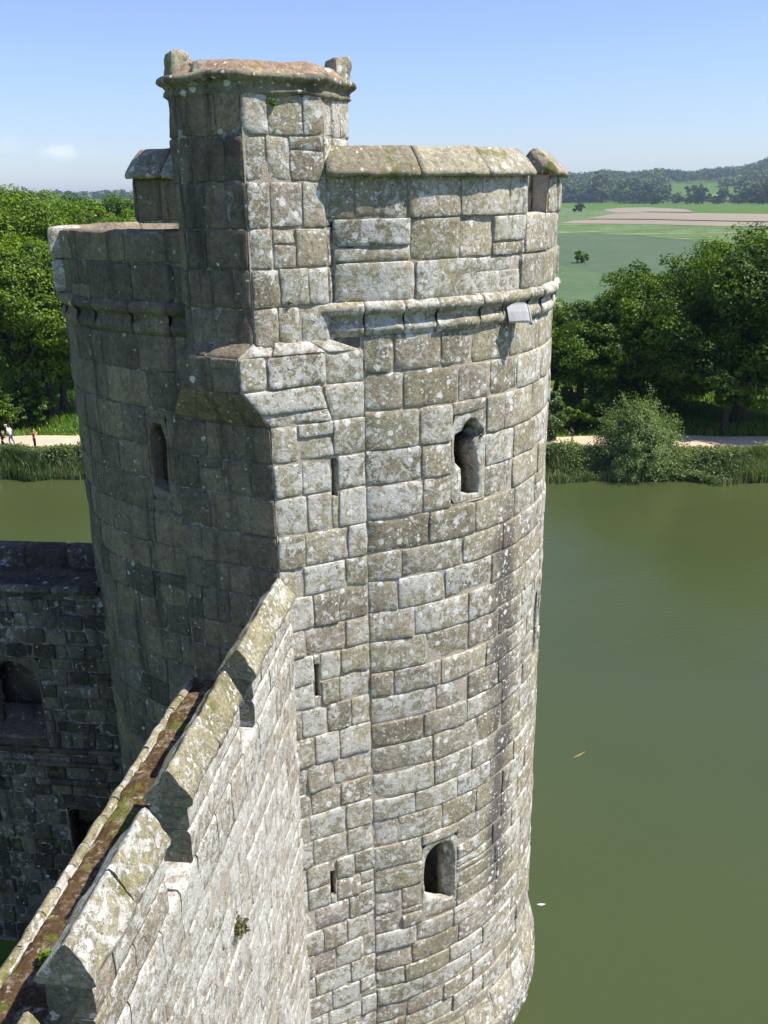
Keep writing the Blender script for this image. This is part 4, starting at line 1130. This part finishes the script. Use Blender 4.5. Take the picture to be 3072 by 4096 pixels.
# meadow grass tufts between path and wood, with buttercups
def tufts(name, x0, x1, y0, y1, n, seed, h, label, flow):
    rs = np.random.RandomState(seed); X = rs.uniform(x0, x1, n); Y = rs.uniform(y0, y1, n) + (yb(X) - 55.75)
    pt = np.stack([X, Y, 0 * X], -1); H = h * (.5 + .6 * np.clip(vn(pt, .5, seed) + .5, 0, 1)) * rs.uniform(.6, 1.2, n)
    P = W(np.stack([X, Y, gh(X, Y)], -1)); a = rs.uniform(0, 6.283, n); wv = np.stack([np.cos(a), np.sin(a), 0 * a], -1) * .05
    tip = P + np.stack([rs.normal(0, .12, n), rs.normal(0, .12, n), H], -1)
    V = np.stack([P - wv, P + wv, tip + wv * .3, tip - wv * .3], 1).reshape(-1, 3); F = np.arange(4 * n).reshape(n, 4)
    t = np.clip(.5 + .5 * vn(pt, .3, 3) + rs.normal(0, .12, n), 0, 1)
    fl = rs.uniform(0, .92, n) + (.3 if flow else 0) * (vn(pt, .25, 7) > .0) * (rs.uniform(0, 1, n) < .16)
    o = mesh(name, V, F, M['grassblade'], smooth=False, raw=True, tint=np.repeat(np.stack([t, t, fl], -1), 4, 0)); tag(o, label, 'grass', None, 'stuff')
tufts('meadow_grass', -36, -14, 63.4, 84, 16000, 61, .45, 'tall meadow grass with yellow buttercups behind the path on the left', True)
tufts('meadow_grass', 9, 36, 63.4, 82, 15000, 62, .45, 'grass under the oaks behind the path on the right', False)

# ---- far woods: edge trees one can tell apart are things, the mass behind is stuff
farp = [tree_proto(300 + i, 5.0, 8.5 + i % 3, .2, 'leaf_far' if i % 2 else 'leaf_hedge', 9, 60, 34, .55, False, .62) for i in range(5)]
rng = random.Random(99)
def hill_z(x, y): return float(gh(np.array([x]), np.array([y]))[0])
def ray_ground(px, py):
    d = ray(px, py)
    for D in np.geomspace(300, 6000, 400):
        p = EYE + d * (D / math.hypot(d[0], d[1]))
        if p[2] <= hill_z(p[0], p[1]): return p
    return None
def far_tree(p, sc, label, group, name='far_tree', f=None):
    z = hill_z(p[0], p[1])
    o = plant(name, (farp[f if f is not None else rng.randrange(5)][0], None), (p[0], p[1], z - .3), sc, rng.uniform(0, 6), label, 'tree', group); return o
cnt = 0
# hedgerow and scattered trees at the foot of the hills
for i in range(170):
    px = rng.uniform(1195, 1690); py = 441.5 - abs(rng.gauss(0, 7)) + (px - 1200) * .004
    if 1435 < px < 1575 and py < 433 and rng.random() < .8: continue
    p = gz(px, min(py, 441), GZ) if py > 439 else ray_ground(px, py)
    if p is None: continue
    D = math.hypot(p[0], p[1]); p = p * 1.0
    if D > 2300: D = 2300
    far_tree(p, D / 1500 * rng.uniform(1.4, 3.9) * (.42 if 1440 < px < 1610 else 1), 'rounded tree in the hedge line at the foot of the far hills', 'hedgerow trees at the foot of the far hills'); cnt += 1
for (px, py, s_) in ((1301, 443, 1.3), (1420, 443, 1.3), (1505, 441, 1.9), (1555, 441, 1.4)):
    far_tree(gz(px, py, GZ), s_ * 2.0, {1301: 'round dark tree standing out left of centre before the far hedge', 1420: 'small round bush tree in the middle of the far hedge', 1505: 'large dark tree left of the sloping pasture', 1555: 'low tree on the edge of the sloping pasture'}[px], None)
# pasture on the slope
def slope_patch(name, pix, mat, lift=1.5):
    P = [];
    for x, y in pix:
        p = ray_ground(x, y)
        if p is None: return
        P.append(p)
    n = len(P); c = np.mean(P, 0); V = []
    nr = 8
    for k in range(nr + 1):
        for p in P:
            q = c + (p - c) * k / nr; V.append((q[0], q[1], hill_z(q[0], q[1]) + lift))
    V = np.array(V).reshape(nr + 1, n, 3)
    o = mesh(name, V.reshape(-1, 3), gridq(n, nr + 1, True), mat); tag(o, kind='structure')
slope_patch('pasture', [(1455, 437), (1500, 436), (1590, 436), (1600, 424), (1560, 421), (1500, 425), (1470, 430)], M['pasture'], 2.0)
# wood mass on the hills
def wood_mass(name, label, seed, az0, az1, d0, d1, n, size, fn=None, leaf=2.2, per=34):
    rs = np.random.RandomState(seed); P = []; Nn = []; T = []
    A = rs.uniform(az0, az1, n); Dd = np.sqrt(rs.uniform(d0 ** 2, d1 ** 2, n))
    for a, D in zip(A, Dd):
        x, y = D * math.sin(rad(a)), D * math.cos(rad(a))
        if fn and not fn(a, D): continue
        z = hill_z(x, y); s_ = size * rs.uniform(.65, 1.25); q = rs.normal(0, 1, (per, 3)); q /= np.linalg.norm(q, axis=1, keepdims=True); q[:, 2] = np.abs(q[:, 2]) * 1.1 - .25
        c = W((x, y, z)) + np.array([0, 0, s_ * .75])
        P.append(c + q * s_ * rs.uniform(.8, 1.1, (per, 1))); Nn.append(q + [0, 0, .3]); b = rs.uniform(0, 1)
        T.append(np.stack([np.clip(rs.normal(b, .12, per), 0, 1), np.full(per, b), rs.uniform(0, 1, per)], -1))
    V, F, C = leaves(np.concatenate(P), np.concatenate(Nn), leaf, np.concatenate(T), rs, .8)
    o = mesh(name, V, F, M['leaf_far'], smooth=False, raw=True, tint=C); tag(o, label, 'wood', None, 'stuff')
mask = lambda a, D: not (15.9 < a < 20.4 and D < 2450)
wood_mass('far_wood', 'hazy far-off wood covering the hills beyond the river fields on the right', 71, 8.5, 24, 1750, 3100, 2300, 17, mask, 3.0, 46)
wood_mass('far_wood', 'dark hazy wood edge along the foot of the right-hand hills', 72, 8.5, 24, 1690, 1850, 300, 15, mask, 2.4, 60)
wood_mass('far_wood', 'hazy blue wood line on the far left horizon', 73, -22, -6, 2200, 3600, 1300, 13, None, 4.0, 26)
wood_mass('far_wood', 'high wood on the hill at the right edge', 74, 19.0, 25, 1500, 2300, 1100, 12, lambda a, D: a > 20.4 - 0 or D > 2200, 3.0, 46)

# small plants growing out of masonry
def weed(p, R_, H_, mat, seed, label, n=260, leaf=.03):
    rs = np.random.RandomState(seed); q = rs.normal(0, 1, (n, 3)); q /= np.linalg.norm(q, axis=1, keepdims=True); q = q * rs.uniform(.3, 1, (n, 1)) * [R_, R_, H_ / 2]; q[:, 2] += H_ / 2
    V, F, C = leaves(q, np.tile([0, 0, 1.], (n, 1)), leaf, np.stack([rs.uniform(0, 1, n)] * 2 + [rs.uniform(0, .9, n)], -1), rs)
    me = rawmesh('plant', V, F, M[mat], C); o = link('wall_plant', me, None, W(p)); tag(o, label, 'plant'); return o
cp = lambda s, o, z: wp(s, o, z)
weed(cp(3.75, .03, 11.42), .19, .26, 'leaf_dry', 81, 'small bushy plant growing from the sunlit face of the curtain wall')
weed(cp(4.6, -1.05, 12.66), .17, .14, 'leaf_bright', 82, 'bright green weed on the mossy wall walk')
weed(cp(5.6, -1.35, 12.66), .16, .08, 'leaf_bright', 83, 'pale green patch of weeds lower down the wall walk')
weed(cp(2.7, -1.2, 12.66), .12, .06, 'leaf_bright', 84, 'tiny green weed on the wall walk nearest the tower', 140)
tq = OCT[0] * .64 + OCT[1] * .36
weed((tq[0] + .03, tq[1] - .03, 21.13), .06, .1, 'leaf_bright', 85, 'tiny green fern under the cornice of the stair turret', 90, .02)
tq = OCT[0] * .55 + OCT[1] * .45
weed((tq[0] + .02, tq[1] - .02, 18.6), .07, .08, 'leaf_haw', 86, 'tiny weed in a joint of the sunlit stair turret face', 90, .018)

# things floating on the moat
p = gz(1168, 1955, ZW); mb = MB()
sp_ = [(-.10, 0), (-.05, .022), (.03, .028), (.09, .012), (.12, 0), (.09, -.012), (.03, -.028), (-.05, -.022)]
mb.add([(p[0] + a, p[1] + b, ZW + .01 + .02 * (1 - abs(b) * 30)) for a, b in sp_] + [(p[0], p[1], ZW + .045)], np.array([[i, (i + 1) % 8, 8] for i in range(8)]))
o = mb.build('feather', [simple('white_feather', (.8, .8, .78), .8)], None, base=(p[0], p[1], ZW)); tag(o, 'small white feather floating on the moat low on the right', 'feather')
p = gz(1250, 1632, ZW); mb = MB()
mb.add([(p[0] + a * 2.2 + b, p[1] + b * 2.4 + a * 1.6, ZW + .008 + .01 * (i % 2)) for i, (a, b) in enumerate(sp_)] + [(p[0], p[1], ZW + .03)], np.array([[i, (i + 1) % 8, 8] for i in range(8)]))
o = mb.build('floating_leaf', [simple('brown_leaf', (.22, .17, .06), .8)], None, base=(p[0], p[1], ZW)); tag(o, 'brown floating leaf on the open water right of the tower', 'leaf')

# ================================================================= PEOPLE
def skin_obj(name, verts, edges, radii, mat, parent, root=0, sub=2):
    me = bpy.data.meshes.new(name); me.from_pydata([tuple(v) for v in verts], edges, []); 
    o = bpy.data.objects.new(name, me); COL.objects.link(o)
    sk = o.modifiers.new('skin', 'SKIN'); 
    for i, r_ in enumerate(radii):
        rr = r_ if isinstance(r_, tuple) else (r_, r_)
        me.skin_vertices[0].data[i].radius = rr
        me.skin_vertices[0].data[i].use_root = (i == root)
    sb = o.modifiers.new('sub', 'SUBSURF'); sb.levels = sub; sb.render_levels = sub
    dg = bpy.context.evaluated_depsgraph_get(); dg.update(); nm_ = bpy.data.meshes.new_from_object(o.evaluated_get(dg))
    bpy.data.objects.remove(o); nm_.name = name
    nm_.materials.clear(); nm_.materials.append(mat)
    for p_ in nm_.polygons: p_.use_smooth = True
    return link(name, nm_, parent)
def flat_mat(name, c): return simple(name, c, .85, .15)
SKIN = flat_mat('skin', (.55, .36, .27))
def person(p, heading, label, Hs, lean, arms, legs, top, bottom, shoes, hair, long_sleeve=False, hair_kind='short', hat=None, extra=None, wide=1.0):
    """Hs standing height in m; arms: per side (elbow, hand) in body axes (right, fwd, up from ground, fractions of Hs); legs: per side (knee, ankle)"""
    t = bpy.data.objects.new('person', None); COL.objects.link(t); t.location = W(p); t.rotation_euler.z = heading; t.scale = (Hs,) * 3
    tag(t, label, 'person')
    f = lean
    def P(x, y, z): return (x, y, z)
    pel = (0, 0, .52); wai = (0, .01 + f * .3, .60); che = (0, .0 + f * .75, .73); nek = (0, .01 + f * 1.05, .825); hd0 = (0, .02 + f * 1.15, .865); hd1 = (0, .035 + f * 1.25, .93); hd2 = (0, .03 + f * 1.28, .965)
    v = [pel, wai, che, nek, hd0, hd1, hd2]; e = [(0, 1), (1, 2), (2, 3), (3, 4), (4, 5), (5, 6)]; r = [(.082 * wide, .060), (.070 * wide, .052), (.088 * wide, .058), .030, .038, (.046, .055), (.034, .040)]
    # nose and chin give the head a face side
    v += [(0, hd1[1] + .062, .915)]; e += [(5, 7)]; r += [.009]
    idx = {}
    for s_, (el, ha) in zip((-1, 1), arms):
        sh = (s_ * .098 * wide, che[1] - .005, .795 - .0 * f); b = len(v); v += [sh, el, ha]; e += [(2, b), (b, b + 1), (b + 1, b + 2)]; r += [.033, .024, .017]
        d = np.array(ha) - np.array(el); d /= np.linalg.norm(d); side = np.cross(d, [0, 0, 1.]); side = side / (np.linalg.norm(side) + 1e-6)
        pm_ = tuple(np.array(ha) + d * .028); v += [pm_]; e += [(b + 2, b + 3)]; r += [(.018, .010)]
        for k, ln in enumerate((.035, .045, .048, .043, .034)):
            if k == 0: q = np.array(ha) + d * .02 + side * .026 * s_ ; a0 = b + 2
            else: q = np.array(pm_) + d * ln * .8 + side * (k - 2.5) * .011; a0 = b + 3
            q2 = q + d * .012 + np.array([0, 0, -.01]); i = len(v); v += [tuple(q), tuple(q2)]; e += [(a0, i), (i, i + 1)]; r += [.0055, .0045]
        idx[s_] = b
    for s_, (kn, an) in zip((-1, 1), legs):
        hp = (s_ * .048, 0, .50); b = len(v); v += [hp, kn, an, (an[0], an[1] + .075, max(.018, an[2] - .03))]; e += [(0, b), (b, b + 1), (b + 1, b + 2), (b + 2, b + 3)]; r += [.052, .034, .022, (.022, .014)]
    skin_obj('body', v, e, r, SKIN, t)
    # top
    vt = [(0, 0, .525), wai, che, (0, nek[1], .80)]; et = [(0, 1), (1, 2), (2, 3)]; rt_ = [(.090 * wide, .068), (.080 * wide, .062), (.097 * wide, .067), (.045, .042)]
    for s_, (el, ha) in zip((-1, 1), arms):
        sh = (s_ * .098 * wide, che[1] - .005, .795); el = np.array(el); ha_ = np.array(ha); b = len(vt)
        if long_sleeve: ends = [sh, tuple(el), tuple(el + (ha_ - el) * .92)]; rr = [.041, .032, .024]
        else: m_ = np.array(sh) + (el - np.array(sh)) * .62; ends = [sh, tuple(m_)]; rr = [.041, .036]
        vt += ends; et += [(2, b)] + [(b + i, b + i + 1) for i in range(len(ends) - 1)]; rt_ += rr
    skin_obj('shirt', vt, et, rt_, top, t)
    vb = [(0, 0, .555), (0, 0, .50)]; eb = [(0, 1)]; rb = [(.082 * wide, .066), (.09 * wide, .07)]
    for s_, (kn, an) in zip((-1, 1), legs):
        b = len(vb); vb += [(s_ * .050, 0, .46), kn, (an[0], an[1], an[2] + .02)]; eb += [(1, b), (b, b + 1), (b + 1, b + 2)]; rb += [.060, .043, .031]
    skin_obj('trousers', vb, eb, rb, bottom, t)
    for s_, (kn, an) in zip((-1, 1), legs):
        skin_obj('shoe', [(an[0], an[1] - .022, max(an[2] - .028, .018)), (an[0], an[1] + .03, max(an[2] - .032, .018)), (an[0], an[1] + .088, max(an[2] - .034, .015))], [(0, 1), (1, 2)], [(.026, .022), (.027, .020), (.024, .014)], shoes, t)
    if hat is None:
        hv = [(0, hd1[1] - .012, .945), (0, hd1[1] - .022, .962), (0, hd1[1] - .045, .915)]; he = [(0, 1), (0, 2)]; hr = [(.052, .056), (.046, .044), (.042, .032)]
        if hair_kind == 'long': hv += [(0, hd1[1] - .055, .86), (0, hd1[1] - .05, .80)]; he += [(2, 3), (3, 4)]; hr += [(.042, .026), (.03, .018)]
        skin_obj('hair', hv, he, hr, hair, t)
    else:
        skin_obj('cap', [(0, hd1[1] - .01, .955), (0, hd1[1] - .005, .972), (0, hd1[1] + .07, .945)], [(0, 1), (0, 2)], [(.053, .056), (.044, .044), (.032, .008)], hat, t)
        skin_obj('hair', [(0, hd1[1] - .035, .925), (0, hd1[1] - .045, .895)], [(0, 1)], [(.043, .034), (.036, .02)], hair, t)
    return t
black = flat_mat('black_cloth', (.012, .012, .016)); navy = flat_mat('navy_cloth', (.018, .02, .045)); white = flat_mat('white_cloth', (.62, .60, .60)); jeans = flat_mat('blue_denim', (.055, .11, .25))
yellow = flat_mat('yellow_cloth', (.62, .62, .06)); dhair = flat_mat('dark_brown_hair', (.03, .018, .012)); bl_hair = flat_mat('fair_hair', (.42, .30, .15)); pink = flat_mat('coral_cloth', (.55, .16, .13)); shoe = flat_mat('dark_shoes', (.03, .025, .025)); tans = flat_mat('pale_shoes', (.45, .33, .26))
G2 = GZ + .045
st_leg = (((-.05, .01, .27), (-.052, -.01, .04)), ((.05, .02, .27), (.055, .02, .04)))
wk = (((-.05, .07, .28), (-.05, .09, .05)), ((.05, -.01, .27), (.05, -.13, .055)))
q = gz(1236, 966, G2)
person((q[0], q[1], G2), rad(80), 'person in a black top and bright yellow trousers walking on the right-hand path', 1.60, .03, (((-.115, .03, .65), (-.09, .13, .69)), ((.115, .06, .65), (.08, .16, .70))), wk, black, yellow, tans, dhair)
q = gz(76, 967, G2)
person((q[0], q[1], G2), rad(-50), 'person in a sleeveless coral top and navy trousers holding something at chest height', 1.55, -.02, (((-.13, .03, .66), (-.05, .15, .74)), ((.125, .05, .67), (.04, .15, .75))), st_leg, pink, navy, shoe, dhair, False, 'long', wide=1.05)
q = gz(26, 960, G2)
person((q[0], q[1], G2), rad(75), 'person in a pale cap, white shirt and blue jeans leaning forward on the left path', 1.62, .14, (((-.13, .05, .66), (-.06, .17, .60)), ((.13, .0, .68), (.06, .10, .58))), wk, white, jeans, tans, bl_hair, True, 'short', white, wide=1.15)
q = gz(8, 974, G2)
person((q[0], q[1], G2), rad(-70), 'person all in black with fair hair striding at the left edge of the picture', 1.60, .05, (((-.125, .07, .65), (-.10, .19, .60)), ((.12, -.03, .65), (.10, .03, .54))), wk, black, black, shoe, bl_hair, True, 'long')

# ================================================================= AIR, SKY, SUN
def haze():
    m, nt = nm('pale_blue_haze'); g = N(nt)
    v = g.n('ShaderNodeVolumePrincipled'); v.inputs['Color'].default_value = (.62, .78, 1, 1); v.inputs['Density'].default_value = HZ; v.inputs['Anisotropy'].default_value = .2
    o_ = g.n('ShaderNodeOutputMaterial'); g.l(v.outputs[0], o_.inputs['Volume'])
    a, b = -14500, 15500; z0, z1 = -3.0, 130.0
    V = [(-a_, y_, z_) for z_ in (z0, z1) for a_, y_ in ((15000, -4500), (-15000, -4500), (-15000, 17500), (15000, 17500))]
    o = mesh('haze', V, np.array([[3, 2, 1, 0], [4, 5, 6, 7], [0, 1, 5, 4], [1, 2, 6, 5], [2, 3, 7, 6], [3, 0, 4, 7]]), m, raw=True, smooth=False); tag(o, kind='stuff')
HZ = .9e-4
SAZ, SEL = 101.0, 57.0
w = bpy.data.worlds.new('World'); scene.world = w; w.use_nodes = True; nt = w.node_tree; nt.nodes.clear(); g = N(nt)
sky = g.n('ShaderNodeTexSky', sky_type='NISHITA'); sky.sun_disc = False; sky.sun_elevation = rad(SEL); sky.sun_rotation = rad(SAZ); sky.altitude = 0; sky.air_density = 1.0; sky.dust_density = .25; sky.ozone_density = 3.0
tc = g.n('ShaderNodeTexCoord'); dirv = tc.outputs['Generated']
# two small fair-weather clouds low over the left horizon
def cloud_mask(px, py, sx, sy, seed, amp=.9):
    d = ray(px, py); d = d / np.linalg.norm(d)
    r1 = np.cross(d, [0, 0, 1.]); r1 /= np.linalg.norm(r1); u1 = np.cross(r1, d)
    def dot(v):
        nd = g.n('ShaderNodeVectorMath', operation='DOT_PRODUCT'); g.l(dirv, nd.inputs[0]); nd.inputs[1].default_value = tuple(v); return nd.outputs['Value']
    a = g.math('DIVIDE', dot(r1), sx); b = g.math('DIVIDE', dot(u1), sy)
    front = g.step(dot(d), .8, .9)
    rr = g.math('SQRT', g.math('ADD', g.math('MULTIPLY', a, a), g.math('MULTIPLY', b, b)))
    nz = g.noise(g.vscale(dirv, (1, 1, 1.6)), 38 + seed, 7, .6)
    m_ = g.step(g.math('SUBTRACT', g.math('MULTIPLY', nz, 1.5), g.math('MULTIPLY', rr, .62)), .15, .85)
    return g.math('MULTIPLY', g.math('MULTIPLY', m_, front), amp)
cm = g.math('MAXIMUM', cloud_mask(128, 326, .022, .012, 0, .62), cloud_mask(20, 318, .03, .012, 3, .20))
cm = g.math('MAXIMUM', cm, cloud_mask(190, 332, .04, .006, 5, .14))
sz = g.n('ShaderNodeSeparateXYZ'); g.l(dirv, sz.inputs[0])
skc = g.mix(1.0, sky.outputs[0], g.ramp(g.math('ADD', sz.outputs[2], 0.0), [(.0, (.86, .90, 1.10)), (.12, (1.04, 1.03, 1.24)), (.35, (1.16, 1.10, 1.34))]), 'MULTIPLY')
colr = g.mix(cm, skc, (7.5, 8.0, 8.6))
bg = g.n('ShaderNodeBackground'); g.l(colr, bg.inputs[0]); bg.inputs[1].default_value = .092
wo = g.n('ShaderNodeOutputWorld'); g.l(bg.outputs[0], wo.inputs[0])
sl = bpy.data.lights.new('sun', 'SUN'); sl.energy = 5.0; sl.angle = rad(.53); sl.color = (1, .95, .875)
so = bpy.data.objects.new('sun', sl); COL.objects.link(so)
sd = Vector((math.sin(rad(SAZ)) * math.cos(rad(SEL)), math.cos(rad(SAZ)) * math.cos(rad(SEL)), math.sin(rad(SEL))))
so.rotation_euler = sd.to_track_quat('Z', 'Y').to_euler(); so.location = (30, -10, 60)
haze()
vs = scene.view_settings; vs.view_transform = 'Standard'; vs.look = 'None'; vs.exposure = .60; vs.gamma = 1
scene.cycles.max_bounces = 6; scene.cycles.volume_bounces = 0; scene.cycles.transparent_max_bounces = 4
